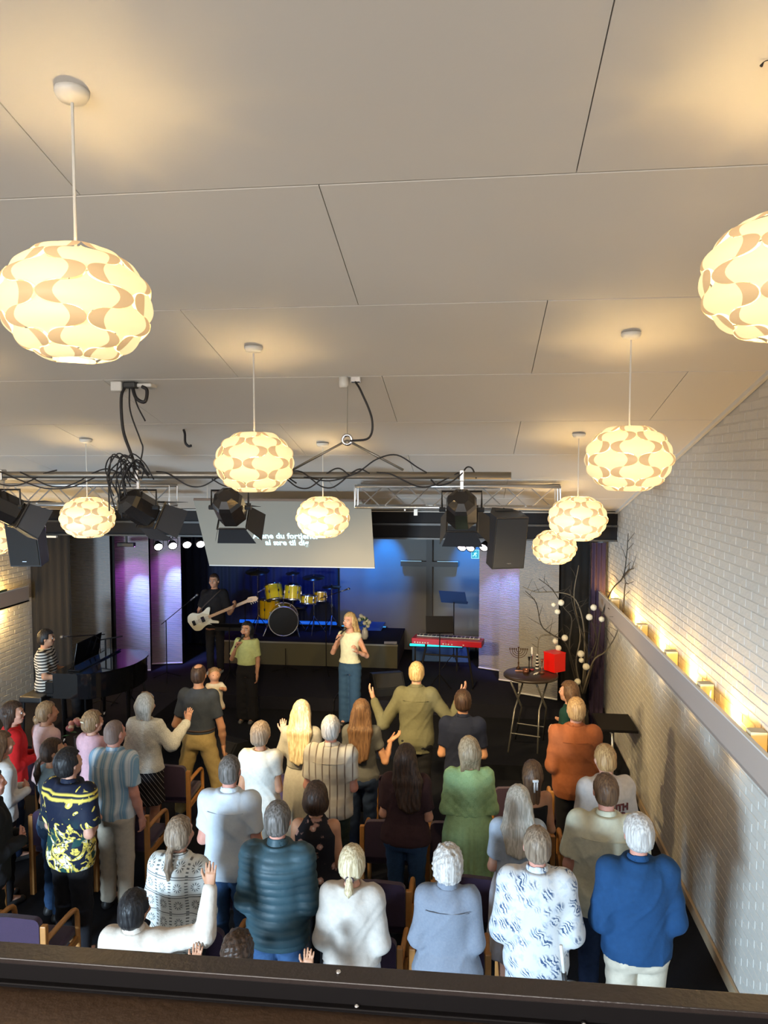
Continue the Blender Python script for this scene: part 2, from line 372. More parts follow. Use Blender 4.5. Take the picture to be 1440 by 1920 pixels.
# wall ledges with recessed lamps
def ledge(side, y0, y1, label):
    X = XR if side > 0 else XL; xf = X-side*.15
    r = empty('trim_3' if side > 0 else 'trim_4'); tag(r, label, kind='structure')
    MB().box((xf+side*.012, (y0+y1)/2, 2.13), (.024, y1-y0, .25)).build('fascia_board', M_fascia, r)
    MB().box((X-side*.075, (y0+y1)/2, 2.02), (.15, y1-y0, .024)).build('bottom_board', M_fascia, r)
    MB().box((xf+side*.012, (y0+y1)/2, 2.258), (.034, y1-y0, .012)).build('top_edge', M_white, r)
    return r
ledge(1, .5, 11.75, 'grey ledge board running along the right brick wall')
ledge(-1, .5, 11.05, 'grey ledge board on the left brick wall behind the pianist')
bb = MB().box((XR-.012, 5.6, .05), (.024, 11, .1)).build('baseboard_right', mat('pale_wood_skirting', (.5, .38, .25), .5)); tag(bb, 'pale wooden skirting along the foot of the right wall', kind='structure')
# ledge lamps
M_tube = mat('warm_ledge_tube', (1, .8, .45), .5, emit=(1, .62, .18), es=22)
M_tube2 = mat('warm_lower_tube', (1, .8, .45), .5, emit=(1, .7, .3), es=2)
M_bracket = mat('cream_bracket', (.72, .62, .42), .6)
LY = [11.25, 9.6, 8.35, 7.2, 6.05, 4.75, 3.45]
for k, y in enumerate(LY):
    g = ['farthest, behind the branches', 'second from the stage end', 'third from the stage end', 'fourth from the stage end', 'nearest and largest glow in view', 'beyond the right picture edge', 'last towards the gallery'][k]
    r = empty('ledge_lamp', (XR-.07, y, 2.10), 0, 'warm yellow lamp recessed in the right ledge, '+g, 'lamp', 'warm lamps along the right ledge')
    t = MB().tube([(.01, -.10, .05), (.01, .10, .05)], .016, 8).build('lamp_tube', M_tube, r, True)
    MB().box((.01, 0, .012), (.05, .30, .022)).build('lamp_base', M_white, r)
    for s in (-1, 1): MB().box((.01, s*.11, .045), (.03, .02, .05)).build('lamp_holder', M_white, r)
    MB().tube([(-.01, -.10, -.11), (-.01, .10, -.11)], .012, 8).build('lower_tube', M_tube2, r, True)
    point('ledge_lamp_light', (XR-.08, y, 2.24), LEDGE, (1, .55, .11), .03); point('ledge_lamp_light', (XR-.07, y, 1.95), LEDGE*.10, (1, .66, .25), .04)
for k, y in enumerate([10.75, 9.05, 7.75, 6.62, 5.45, 4.1]):
    g = ['by the tall branches', 'second from the stage', 'third from the stage', 'fourth from the stage', 'at the right edge of the picture', 'out beyond the picture edge'][k]
    b = MB().box((XR-.06, y, 2.165), (.11, .10, .25)).build('ledge_block', M_bracket); tag(b, 'cream wooden block standing on the right ledge, '+g, 'block', 'blocks on the right ledge')
for k, (y, pk) in enumerate(((8.9, .34), (6.35, .3))):
    c = MB().tube(spline([(XR-.12, y-.05, 2.22), (XR-.11, y-.03, 2.29), (XR-.09, y+.02, 2.30), (XR-.08, y+.05, 2.22)], 5), .006, 6).build('cable_loop', M_white, None, True)
    tag(c, ['white cable loop sticking up from the ledge far lamp', 'white cable loop sticking up from the ledge near the largest glow'][k], 'cable')
for k, y in enumerate((10.35, 9.6, 8.9)):
    r = empty('ledge_lamp', (XL+.07, y, 2.10), 0, 'warm lamp hidden in the left ledge, '+['nearest the stage', 'above the pianist', 'beyond the picture edge'][k], 'lamp', 'warm lamps in the left ledge')
    MB().tube([(0, -.10, .05), (0, .10, .05)], .016, 8).build('lamp_tube', M_tube, r, True)
    MB().box((0, 0, .012), (.05, .30, .022)).build('lamp_base', M_white, r)
    MB().tube([(.0, -.10, -.11), (.0, .10, -.11)], .012, 8).build('lower_tube', M_tube2, r, True)
    point('ledge_lamp_light', (XL+.09, y, 2.24), LEDGE*1.5, (1, .62, .18), .04); point('ledge_lamp_light', (XL+.12, y, 1.92), LEDGE*2.0, (1, .66, .25), .04)
o = MB().tube([(XL+.13, 10.0, 2.275), (XL+.13, 10.5, 2.275)], .02, 6).build('rolled_mat', mat('green_roll', (.1, .16, .09), .7), None, True); tag(o, 'dark green roll lying on the left ledge', 'mat')
# gallery the picture is taken from
M_rail = mat('dark_rail_wood', (.035, .027, .026), .28, bump=.1, bs=120, var=.2, vs=5)
M_desk = mat('brown_desk_wood', (.075, .045, .028), .4, bump=.15, bs=90, var=.3, vs=10)
ga = empty('trim_5'); tag(ga, 'dark wooden parapet of the gallery in the foreground', kind='structure')
ry = lambda px, dy: 0
def slab(name, y0, y1, z0, z1, m, rot=-.0):
    MB().box((-2.5, (y0+y1)/2-.035, (z0+z1)/2), (9.0, y1-y0, z1-z0), Matrix.Rotation(.0139, 3, 'Z'), bev=.0012).build(name, m, ga)
slab('top_rail', .833, .864, 3.538, 3.545, M_rail)
slab('rail_face', .8335, .8635, 3.505, 3.539, M_black)
slab('rail_step', .836, .860, 3.50, 3.530, M_black)
slab('rail_bead', .826, .836, 3.515, 3.5185, M_black)
slab('parapet_board', .838, .858, 2.35, 3.505, M_rail)
slab('desk_top', .45, .838, 3.490, 3.508, M_desk)
slab('gallery_floor', -4.0, .84, 2.35, 2.5, M_carpet)
for k, (x, y) in enumerate(((-.155, .847), (-.13, .829), (.13, .830), (.19, .831))):
    o = MB().lathe([(0, .0), (.0035, .0), (.0035, .0012), (.002, .003), (0, .0034)], (x, y, 3.5451 if k == 0 else 3.5186), 10).build('screw', M_chrome, ga, True)

# stage platforms
st = MB().box((-2.54, 13.455, .2), (9.2, 3.49, .4)).build('stage_floor', M_stagecarpet); tag(st, 'raised stage covered in dark carpet', 'stage')
st2 = MB().box((-5.93, 10.45, .2), (2.4, 2.5, .4)).build('side_stage', M_stagecarpet); tag(st2, 'raised platform at the left carrying the piano', 'stage')
s1 = MB(); s1.box((.945, 10.74, .1), (2.22, 1.88, .2)).box((-2.40, 11.0, .1), (4.46, 1.36, .2)); tag(s1.build('stage_step', M_carpet), 'low dark carpeted step in front of the stage where two singers stand', 'step')
rs = empty('drum_riser', (0, 0, 0), 0, 'olive grey riser platform carrying the drum kit', 'riser')
MB().box((-3.1, 14.35, .61), (3.48, 1.44, .42)).build('riser_box', mat('riser_board', (.075, .07, .045), .6), rs)
MB().box((-3.1, 14.35, .83), (3.50, 1.46, .025)).build('riser_top', M_stagecarpet, rs)
MB().box((-3.1, 13.62, .835), (3.50, .015, .03)).build('riser_edge', mat('edge_alu', (.3, .29, .25), .4, .7), rs)

# ================================================================ pendant lamps
M_pet = mat('lamp_plastic_cream', (.85, .72, .45), .5, emit=(1, .77, .36), es=PET)
M_petd = mat('lamp_plastic_double', (.62, .44, .24), .5, emit=(1, .62, .28), es=PET*.50)
M_bulb = mat('lamp_bulb', (1, .95, .8), .5, emit=(1, .86, .55), es=14)
M_petd.cycles.emission_sampling = 'NONE'
def lamp_tile(lat, dlat, Rx, Rz):
    """one bulging shade panel: wide in the middle, narrow at its upper and lower ends; the two side crescents are double plastic"""
    vs = []; fs = []; mi = []; NV, half = 24, PI/5; VS = [-1, -.93, -.86, -.78, -.7, -.62, -.56, -.52, -.505, -.49, -.46, -.4, -.33, -.24, -.12, 0]; VS = VS+[-v for v in VS[-2::-1]]; NV = len(VS)-1
    fade = .55+.45*math.cos(lat)
    for i in range(NV+1):
        v = VS[i]; c = math.cos(PI*v); av = abs(v); g = math.sqrt(max(0, 1-(2*av)**2)) if av <= .5 else -math.sqrt(max(0, 1-(2*(1-av))**2)); w = half*(.5+.49*g)
        wi = min(w, half*(.5+.15*math.cos(PI*v))) if av < .5 else w
        la = lat+v*dlat*.98
        la = max(-1.22, min(1.30, la))
        cols = [-w, -(w+wi)/2, -wi, -wi*.5, 0, wi*.5, wi, (w+wi)/2, w]
        for k, lo in enumerate(cols):
            b = 1+.045*max(c, -.6)*fade*(.4+.6*abs(lo)/half)+.006*c
            vs.append((Rx*b*math.cos(la)*math.sin(lo), -Rx*b*math.cos(la)*math.cos(lo), Rz*b*math.sin(la)))
    for i in range(NV):
        for k in range(8):
            a = i*9+k; fs.append((a, a+1, a+10, a+9)); vm = (VS[i]+VS[i+1])/2
            mi.append(1 if (k in (0, 1, 6, 7) and abs(vm) < .5) else 0)
    return vs, fs, mi
LAMP_ME = {}
def make_lamp(loc, cord, label):
    r = empty('pendant_lamp', loc, 0, label, 'lamp', 'round cream pendant lamps of interlocking panels')
    lats = [1.06, .70, .34, -.04, -.40, -.76, -1.08]; dl = [.34, .36, .37, .37, .36, .34, .28]
    for i, la in enumerate(lats):
        if i not in LAMP_ME:
            v, f, mi = lamp_tile(la, dl[i], .262, .215)
            m = MB(); m.v = v; m.n = len(v); m.f = f; m.mi = mi
            o = m.build('shade_panel', [M_pet, M_petd], r, True); LAMP_ME[i] = o.data
        else: o = bpy.data.objects.new('shade_panel', LAMP_ME[i]); COL.objects.link(o); o.parent = r
        o.rotation_euler[2] = (PI/5 if i % 2 else 0)
        for k in range(1, 5):
            c = bpy.data.objects.new('shade_panel', o.data); COL.objects.link(c); c.parent = r; c.rotation_euler[2] = o.rotation_euler[2]+k*2*PI/5
    MB().tube([(0, 0, .14), (0, 0, cord)], .0055, 6).build('cord', M_white, r)
    MB().lathe([(.0, cord), (.06, cord), (.062, cord-.012), (.05, cord-.035), (.01, cord-.045), (0, cord-.045)], n=18).build('ceiling_cup', M_white, r, True)
    MB().lathe([(0, -.03), (.03, -.025), (.036, .0), (.03, .03), (.016, .06), (0, .062)], n=14).build('bulb', M_bulb, r, True)
    MB().lathe([(0, .06), (.022, .06), (.022, .12), (.01, .14), (0, .14)], n=12).build('lamp_socket', M_white, r, True)
    for z, e in ((.10, UPL), (-.08, DNL)): point('pendant_light', (loc[0], loc[1], loc[2]+z), e, (1, .68, .28), .03)
    return r
Lp = [(-1.45, 2.64, 4.745, 'large round cream pendant lamp near the gallery on the left'), (1.045, 2.72, 4.79, 'round cream pendant lamp cut by the right picture edge'),
      (-1.47, 4.95, 4.18, 'cream pendant lamp hanging in front of the left half of the pipe'), (.975, 4.85, 4.20, 'cream pendant lamp in front of the right brick wall, above the two close ones'),
      (-1.48, 7.33, 3.645, 'cream pendant lamp before the lower right corner of the projection screen'), (.97, 7.05, 3.67, 'upper one of two overlapping pendant lamps at the right'),
      (-3.87, 7.15, 3.635, 'cream pendant lamp hanging before the left truss beside the hanging loudspeaker'), (1.0, 9.24, 3.17, 'smallest pendant lamp, overlapped by another at the right'),
      (-6.15, 8.95, 3.22, 'cream pendant lamp cut by the left picture edge'), (-3.87, 2.7, 4.73, 'pendant lamp outside the picture to the left'),
      (-3.87, 4.95, 4.18, 'pendant lamp beyond the left picture edge'), (-6.2, 4.95, 4.18, 'pendant lamp by the left wall out of the picture'), (-1.2, .2, 5.2, 'pendant lamp above the gallery')]
for x, y, z, lb in Lp: make_lamp((x, y, z), ceil(y)-.005-z, lb)

# ================================================================ lighting pipe
PY, PZ = 5.5, 4.085
M_cable = mat('black_cable', (.012, .01, .012), .5)
r = empty('lighting_pipe', (0, PY, PZ), 0, 'long grey steel pipe hung below the ceiling carrying stage lights', 'pipe')
MB().tube([(-7.0, 0, 0), (.28, 0, 0)], .027, 16).build('tube', mat('grey_pipe', (.30, .28, .25), .38, .8), r, True)
tr_ = MB()
for s in (-1, 1): tr_.tube([(-.925, 0, .26), (-.925+s*.42, 0, .04)], .009, 8)
tr_.build('hanger_bar', mat('grey_pipe', (.30, .28, .25), .38, .8), r, True)
MB().tube([(-.925+.035*math.cos(a*PI/8), 0, .265+.035*math.sin(a*PI/8)) for a in range(16)], .012, 8, close=True).build('ring', M_chrome, r, True)
h = ceil(PY)-PZ
MB().tube([(-.925, 0, .30), (-.93, .06, h-.03)], .0035, 6).build('steel_wire', mat('wire_grey', (.4, .38, .33), .4, .7), r)
MB().lathe([(0, h-.01), (.036, h-.01), (.036, h-.07), (.03, h-.09), (0, h-.09)], (-.96, .06, 0), 14).build('ceiling_hook', M_white, r, True)
MB().box((-.87, .08, h-.03), (.08, .06, .05), bev=.008).build('ceiling_socket', M_chrome, r)
c = MB().tube(spline([(-.87, PY+.05, PZ+h-.05), (-.82, PY, PZ+.62), (-.74, PY, PZ+.42), (-.76, PY, PZ+.28), (-.90, PY-.02, PZ+.255)], 8), .008, 8).build('cable', M_cable, None, True)
tag(c, 'black cable looping from the ceiling socket to the hanger ring', 'cable')
# left ceiling feed
r = empty('ceiling_feed', (-2.68, 5.58, 0), 0, 'white ceiling bracket from which a thick bundle of black cables hangs', 'bracket')
MB().box((-.06, 0, ceil(5.58)-.04), (.09, .10, .075), bev=.01).build('bracket', M_white, r); MB().box((.12, .06, ceil(5.6)-.025), (.17, .12, .03), bev=.01).build('plate', M_white, r)
MB().box((.04, 0, ceil(5.58)-.03), (.10, .08, .05), bev=.01).build('connector', M_blackplas, r)
zc = ceil(5.58)-.03
for pts, rad in (([(-.0, 0, zc), (-.02, -.04, zc-.1), (.0, -.06, zc-.35), (.07, -.07, PZ+.15), (.12, -.08, PZ+.0)], .012), ([(.03, 0, zc), (.05, -.04, zc-.2), (.13, -.05, zc-.42), (.15, -.05, PZ+.2), (.12, -.06, PZ+.05)], .006),
                 ([(.05, 0, zc), (.09, -.02, zc-.1), (.16, -.02, zc-.13), (.17, .0, zc-.04), (.13, .0, zc-.01)], .014), ([(.05, 0, zc), (.1, -.03, zc-.15), (.17, -.04, zc-.28)], .006)):
    MB().tube(spline(pts, 6), rad, 7).build('cable', M_cable, r, True)
o = MB().tube(spline([(-2.72, 6.84, ceil(6.84)-.01), (-2.70, 6.82, ceil(6.84)-.05), (-2.69, 6.8, ceil(6.84)-.13), (-2.66, 6.8, ceil(6.84)-.165), (-2.63, 6.8, ceil(6.84)-.16)], 5), .012, 8).build('cable_stub', M_cable, None, True)
tag(o, 'short black cable end sticking out of the ceiling', 'cable')
o = MB().tube(spline([(.975, 2.7, ceil(2.7)-.003), (.955, 2.7, ceil(2.7)-.008), (.945, 2.7, ceil(2.7)-.022)], 5), [.0015]*6+[.002, .003, .004, .005, .006], 6).build('cable_stub', M_cable, None, True)
tag(o, 'tiny cable end on the ceiling at the upper right', 'cable')
o = MB().lathe([(0, 0), (.035, 0), (.037, -.02), (.03, -.07), (0, -.08)], (1.012, 2.70, ceil(2.70)), 20).build('ceiling_speaker', M_blackplas, None, True); tag(o, 'black round device on the ceiling cut by the right picture edge', 'speaker')
# cables wrapped along the pipe
rng = random.Random(5)
def wrap(x0, x1, ph, amp, n, label):
    pts = []
    for i in range(n):
        t = i/(n-1); a = ph+t*n*.9
        pts.append((x0+(x1-x0)*t, PY-.035+.02*math.cos(a), PZ+amp*math.sin(a)-.02*abs(math.sin(a*.37))*2))
    o = MB().tube(spline(pts, 5), .0055, 6).build('cable', M_cable, None, True); tag(o, label, 'cable')
wrap(-4.1, -3.2, 0, .045, 9, 'black cable wound round the pipe near the left picture edge')
wrap(-3.5, -2.55, 2, .055, 9, 'black cable sagging under the pipe left of the cable bundle')
wrap(-3.9, -2.9, 1, .07, 6, 'black cable swinging below the pipe before the left truss')
wrap(-2.4, -1.85, 1, .05, 7, 'black cable wound round the pipe right of the cable bundle')
wrap(-1.95, -1.3, 3, .05, 8, 'black cable round the pipe behind the middle pendant lamp')
wrap(-1.4, -.75, 0, .055, 10, 'tangled black cable round the pipe below the hanger')
wrap(-1.45, -.9, 2, .06, 8, 'second tangled cable on the pipe left of the hanger')
wrap(-.7, -.1, 1, .045, 7, 'black cable wound round the pipe above the right truss')
o = MB().tube(spline([(-.30, PY-.03, PZ-.03), (-.25, PY-.05, PZ-.07), (-.16, PY-.05, PZ-.05), (-.08, PY-.04, PZ+.01), (-.04, PY, PZ+.06), (.0, PY, PZ+.05), (.03, PY-.02, PZ-.02)], 6), .006, 6).build('cable', M_cable, None, True); tag(o, 'black cable arching over the clamp of the rightmost stage light', 'cable')
o = MB().tube(spline([(-1.25, PY-.02, PZ-.01), (-1.05, PY-.03, PZ-.04), (-.85, PY-.03, PZ+.02), (-.7, PY-.03, PZ+.12), (-.55, PY-.03, PZ+.15), (-.4, PY-.02, PZ+.06), (-.33, PY-.02, PZ+.02)], 6), .006, 6).build('cable', M_cable, None, True); tag(o, 'black cable arching over the right hanger bar', 'cable')
# messy bunch
r = empty('cable_bunch', (-2.62, PY-.08, PZ), 0, 'messy bunch of black cables tied to the pipe above the second stage light', 'cable')
for k in range(13):
    x = rng.uniform(-.10, .08); tp = rng.uniform(.06, .17); lo = rng.uniform(-.34, -.02)
    pts = [(x-.02, rng.uniform(-.05, .02), lo), (x-.05+rng.uniform(-.03, .02), rng.uniform(-.06, 0), lo*.4+tp*.5), (x+rng.uniform(-.02, .05), rng.uniform(-.05, 0), tp), (x+rng.uniform(.05, .12), rng.uniform(-.04, 0), tp*.6), (x+rng.uniform(.08, .2), rng.uniform(-.04, 0), rng.uniform(-.06, .03))]
    MB().tube(spline(pts, 5), .0055, 6).build('cable', M_cable, r, True)
# ================================================================ stage lights with barn doors
M_fix = mat('black_fixture', (.018, .015, .014), .22, coat=.3); M_flap = mat('barn_door', (.030, .030, .034), .6, .3)
def fixture(x, yaw, tilt, z, label, cam_flip=0):
    r = empty('stage_light', (x, PY, PZ), 0, label, 'stage light', 'black stage lights with barn doors on the pipe')
    MB().box((0, 0, 0), (.035, .075, .085), bev=.006).box((0, 0, -.07), (.022, .022, .07)).build('clamp', M_alu, r)
    yk = MB(); w = .145
    yk.tube([(-w, 0, z), (-w, 0, -.115), (w, 0, -.115), (w, 0, z)], .009, 6); o = yk.build('yoke', M_fix, r)
    M = Matrix.Translation((0, 0, z)) @ Euler((-tilt, 0, yaw), 'XYZ').to_matrix().to_4x4()
    R = M.to_3x3()
    b = MB(); prof = [(.0, -.16), (.055, -.16), (.105, -.125), (.118, -.09), (.118, .10), (.100, .115), (.1, .125)]
    P = Euler((-PI/2, 0, 0)).to_matrix()
    vs = []; 
    tmp = MB(); tmp.lathe(prof, n=8, M=(R @ P).to_4x4() @ Matrix.Rotation(PI/8, 4, 'Z')); tmp.v = [tuple(Vector(v)+Vector((0, 0, z))) for v in tmp.v]
    o = tmp.build('housing', M_fix, r)
    tmp = MB(); tmp.lathe([(.0, .118), (.085, .118), (.085, .10)], n=20, M=(R @ P).to_4x4()); tmp.v = [tuple(Vector(v)+Vector((0, 0, z))) for v in tmp.v]
    tmp.build('lens', mat('stage_lens', (1, .8, .5), .2, emit=(1, .72, .38), es=6), r, True)
    for s in (-1, 1):
        k = MB(); k.tube([(s*.118, 0, z), (s*.165, 0, z)], .018, 8); k.build('knob', M_blackplas, r)
    k = MB()
    for sx in (-.05, .05): k.tube([tuple(Vector((0, 0, z))+R @ Vector((sx, -.125, .05))), tuple(Vector((0, 0, z))+R @ Vector((sx, -.06, .115)))], .006, 6)
    k.build('handle', M_chrome, r)
    for (ax, sgn, op) in (('x', 1, .55), ('x', -1, .35), ('z', 1, .5), ('z', -1, .15)):
        # each flap hinged on the front frame, splayed open
        L = .19; wi, wo = .10, .155 if ax == 'z' else .12
        pts = []
        for (t, wd) in ((0, wi), (1, wo)):
            for s in (-1, 1):
                d = .13+t*L*math.cos(op); q = .105+t*L*math.sin(op)
                pts.append(Vector((sgn*q, d, s*wd)) if ax == 'x' else Vector((s*wd, d, sgn*q)))
        a, b_, c_, d_ = [Vector((0, 0, z))+R @ p for p in pts]
        nrm = (b_-a).cross(c_-a).normalized()*.002
        m = MB(); m.hexa([a, b_, d_, c_, a+nrm, b_+nrm, d_+nrm, c_+nrm]); m.build('barn_door', M_flap, r)
    fr = MB(); cs = [Vector((0, 0, z))+R @ Vector((sx*.115, .128, sz*.115)) for sx, sz in ((-1, -1), (1, -1), (1, 1), (-1, 1))]
    fr.tube(cs, .007, 6, close=True); fr.build('front_frame', M_fix, r)
    p = Vector((x, PY, PZ+z))+R @ Vector((0, .16, 0)); q = p+R @ Vector((0, 3, 0))
    spot('stage_light_beam', p, q, STG, (1, .74, .36), 62, .6, .06)
fixture(-3.68, -.75, .50, -.25, 'black stage light at the left picture edge beside the hanging loudspeaker')
fixture(-2.56, -.50, .50, -.25, 'black stage light under the messy bunch of cables')
fixture(-1.83, .05, .62, -.245, 'black stage light in front of the projection screen')
fixture(-.075, -.02, .62, -.25, 'rightmost black stage light with a knob on each side')
# ================================================================ trusses
def truss(x0, x1, label):
    r = empty('truss', ((x0+x1)/2, 9.0, 3.79), 0, label, 'truss', 'aluminium trusses below the ceiling'); hw = (x1-x0)/2; q = .125
    for sy in (-1, 1):
        for sz in (-1, 1): MB().tube([(-hw, sy*q, sz*q), (hw, sy*q, sz*q)], .022, 10).build('chord', M_alu, r, True)
    n = max(2, int(round((2*hw-.1)/.28))); st = (2*hw-.1)/n
    proto = None
    for sy in (-1, 1):
        for i in range(n):
            a = -hw+.05+i*st; up = 1 if (i+(sy > 0)) % 2 else -1
            MB().tube([(a, sy*q, -up*q), (a+st*.92, sy*q, up*q)], .008, 6).build('brace', M_alu, r)
    for sz in (-1, 1):
        for i in range(n):
            a = -hw+.05+i*st; up = 1 if i % 2 else -1
            MB().tube([(a, -up*q, sz*q), (a+st*.92, up*q, sz*q)], .007, 5).build('brace', M_alu, r)
    for s in (-1, 1): MB().tube([(s*hw, a*q, b*q) for a, b in ((-1, -1), (1, -1), (1, 1), (-1, 1))], .011, 6, close=True).build('end_frame', M_alu, r)
truss(-1.40, 1.02, 'square aluminium truss at the right, ending near the overlapping pendant lamps'); truss(-7.0, -3.73, 'square aluminium truss at the left behind the first two stage lights')
for k, (x, dz) in enumerate(((-.67, .09), (-.80, .035), (-.30, .04))):
    o = MB().box((x, 8.92, 3.655-dz/2), (.045 if k == 0 else .02, .03, dz), bev=.003).build('cable_adapter', M_white); tag(o, ['white socket box hanging under the right truss', 'small white plug hanging left of the socket box', 'small white plug hanging right of the socket box'][k], 'plug')
o = MB().tube(spline([(-.66, 8.9, 3.66), (-.5, 8.88, 3.69), (-.3, 8.88, 3.66), (-.15, 8.88, 3.61), (.05, 8.88, 3.60), (.15, 8.9, 3.66)], 5), .006, 6).build('cable', M_white, None, True); tag(o, 'pale cable slung under the right truss', 'cable')
# ================================================================ projection screen
M_screen = mat('screen_cloth', (.29, .26, .21), .85)
r = empty('projection_screen', (0, 0, 0), 0, 'grey projection screen tilted forward showing two lines of song text', 'screen')
TL, TR, BL, BR = [Vector(p) for p in ((-3.56, 9.25, 3.722), (-1.26, 9.25, 3.722), (-3.545, 9.75, 2.81), (-1.275, 9.75, 2.81))]
nn = (BR-BL).cross(TL-BL).normalized(); e = nn*-.02
MB().hexa([BL, BR, TR, TL, BL+e, BR+e, TR+e, TL+e]).build('screen_panel', M_screen, r)
MB().tube([BL-nn*.012, BR-nn*.012], .014, 8).build('bottom_bar', M_white, r)
for q in (.08, .92):
    w_ = TL.lerp(TR, q); MB().tube([w_, (w_.x, w_.y, ceil(w_.y)-.002)], .003, 5).build('hanging_wire', M_chrome, r)
MB().tube([TL-nn*.012, TR-nn*.012], .018, 8).build('top_bar', mat('brown_bar', (.2, .13, .09), .5), r)
M_text = mat('projected_letters', (.7, .95, 1), .6, emit=(.62, .95, 1), es=.9)
def text(s, size, M, m, name, parent, depth=.001, align='CENTER', bold=0.):
    cu = bpy.data.curves.new(name, 'FONT'); cu.body = s; cu.size = size; cu.align_x = align; cu.extrude = depth; cu.offset = bold; cu.resolution_u = 2
    t = bpy.data.objects.new(name, cu); COL.objects.link(t); dg = bpy.context.evaluated_depsgraph_get(); me = bpy.data.meshes.new_from_object(t.evaluated_get(dg))
    bpy.data.objects.remove(t); me.materials.clear(); me.materials.append(m); o = bpy.data.objects.new(name, me); COL.objects.link(o)
    if parent: o.parent = parent
    o.matrix_local = M; return o
ux = (TR-TL).normalized(); uz = (TL-BL).normalized(); un = ux.cross(uz)
Ms = Matrix(((ux.x, uz.x, un.x), (ux.y, uz.y, un.y), (ux.z, uz.z, un.z))).to_4x4()
cx = (BL+BR)/2
for s, dz in (('Alene du fortjener', .46), ('al ære til dig', .355)):
    p = cx+uz*dz+un*.004+ux*-.0; M = Ms.copy(); M.translation = p; text(s, .118, M, M_text, 'lyric_line', r, .001, bold=.0035)
# ================================================================ hanging loudspeakers
def speaker(loc, yaw, tilt, label):
    r = empty('hanging_loudspeaker', loc, yaw, label, 'loudspeaker', 'black loudspeakers hung from the trusses')
    out = [(-.175, -.19), (.175, -.19), (.175, .0), (.09, .19), (-.09, .19), (-.175, .0)]
    MM = Matrix.Rotation(tilt, 4, 'X')
    MB().prism(out, -.28, .28, 'z', M=MM).build('cabinet', M_blackplas, r)
    MB().box((0, 0, 0), (.33, .012, .53), bev=.004).build('grille', mat('speaker_grille', (.022, .02, .019), .8, bump=.5, bs=400), r)
    r.scale = (1.1, 1.1, 1.1); g = r.children[-1]; g.matrix_local = MM @ Matrix.Translation((0, -.196, 0))
    b = MB().box((0, 0, 0), (.055, .004, .02), bev=.0015).build('badge', M_chrome, r); b.matrix_local = MM @ Matrix.Translation((.0, -.205, -.215)); b.scale = (.9, 1, .35)
    for s in (-1, 1):
        hnd = MB().tube([(s*.155, .02, -.05+.12), (s*.172, -.01, .02+.12), (s*.155, .02, .10+.12)], .01, 6).build('handle', M_chrome, r, True)
    MB().tube([(0, .0, .27), (-math.sin(-yaw)*.114, math.cos(-yaw)*.114, (3.664-loc[2])/1.1)], .012, 6).tube([(-.1, 0, .285), (.1, 0, .285)], .015, 6).build('hanging_bracket', mat('dark_steel', (.05, .05, .05), .4, .6), r)
speaker((.37, 8.75, 3.325), .32, .22, 'black loudspeaker hanging from the right truss, its warm lit side facing the wall')
speaker((-5.50, 8.75, 3.26), .1, .22, 'black loudspeaker hanging at the left beside the stage light')
# ================================================================ par cans, effect light, exit sign
M_par = mat('par_lens', (1, .9, .95), .3, emit=(1, .86, .92), es=16)
def par(px, py, Y, tgt, label, col, e):
    from_ = Vector(unproj(px, py, Y)); r = empty('par_light', from_, 0, label, 'par light', 'round par lights under the stage header')
    d = (Vector(tgt)-from_).normalized(); q = d.to_track_quat('Z', 'Y').to_matrix().to_4x4()
    MB().lathe([(0, -.12), (.045, -.11), (.07, -.03), (.075, .02), (.068, .02), (.06, .0)], n=16, M=q).build('can', M_black, r, True)
    MB().lathe([(0, .008), (.064, .008), (.064, .0), (0, 0)], n=18, M=q).build('lens', M_par, r, True)
    MB().tube([(-.085, 0, 0), (-.085, 0, .12), (.085, 0, .12), (.085, 0, 0)], .006, 6).tube([(0, 0, .12), (0, 0, 3.395-from_.z)], .008, 6).build('bracket', M_black, r)
def unproj(px, py, Y):
    cy, sy, cp, sp = math.cos(math.radians(6.734)), math.sin(math.radians(6.734)), math.cos(math.radians(3.4744)), math.sin(math.radians(3.4744))
    a, b = (px-720)/1400, -(py-960)/1400
    d = (-sy*cp+cy*a-sy*sp*b, cy*cp+sy*a+cy*sp*b, -sp+cp*b); t = Y/d[1]; return (d[0]*t, Y, H+d[2]*t)
for i, (px, py) in enumerate(((297, 1025), (324, 1023), (350.5, 1021), (376, 1020))):
    par(px, py, 11.7, (-3.0+.1*i, 8.6, .8), ['leftmost round white par light beside the purple panel', 'second round par light of the left four, at the panel edge', 'third round par light of the left four', 'round par light next to the projection screen edge'][i], 0, 0)
for i, (px, py) in enumerate(((866, 1026), (882, 1027), (907, 1026))):
    par(px, py, 11.7, (-1.2, 8.9, .8), ['left one of the three right par lights', 'middle one of the three right par lights above the exit sign', 'right one of the three right par lights by the loudspeaker'][i], 0, 0)
def effect(px, py, Y, label):
    p = unproj(px, py, Y); r = empty('led_floodlight', p, 0, label, 'floodlight', 'led floodlights washing the ribbed panels')
    MB().box((0, 0, 0), (.30, .10, .07), bev=.01).box((0, 0, (3.395-p[2])/2), (.03, .03, 3.395-p[2])).build('housing', M_blackplas, r)
    MB().box((0, .045, -.03), (.26, .02, .018)).build('led_strip', mat('violet_led', (.7, .2, 1), .4, emit=(.75, .15, 1), es=20), r)
    return Vector(p)
VIO, BLU = (.62, .10, 1), (.16, .22, 1)
a = effect(237, 1021, 12.3, 'black led floodlight glowing violet above the second left ribbed panel')
b = effect(303, 1010, 12.9, 'led floodlight behind the left par lights above the third left ribbed panel')
c = effect(930, 1000, 12.9, 'led floodlight hidden above the right ribbed panels beside the loudspeaker'); d = effect(955, 1003, 12.3, 'led floodlight above the nearest right ribbed panel')
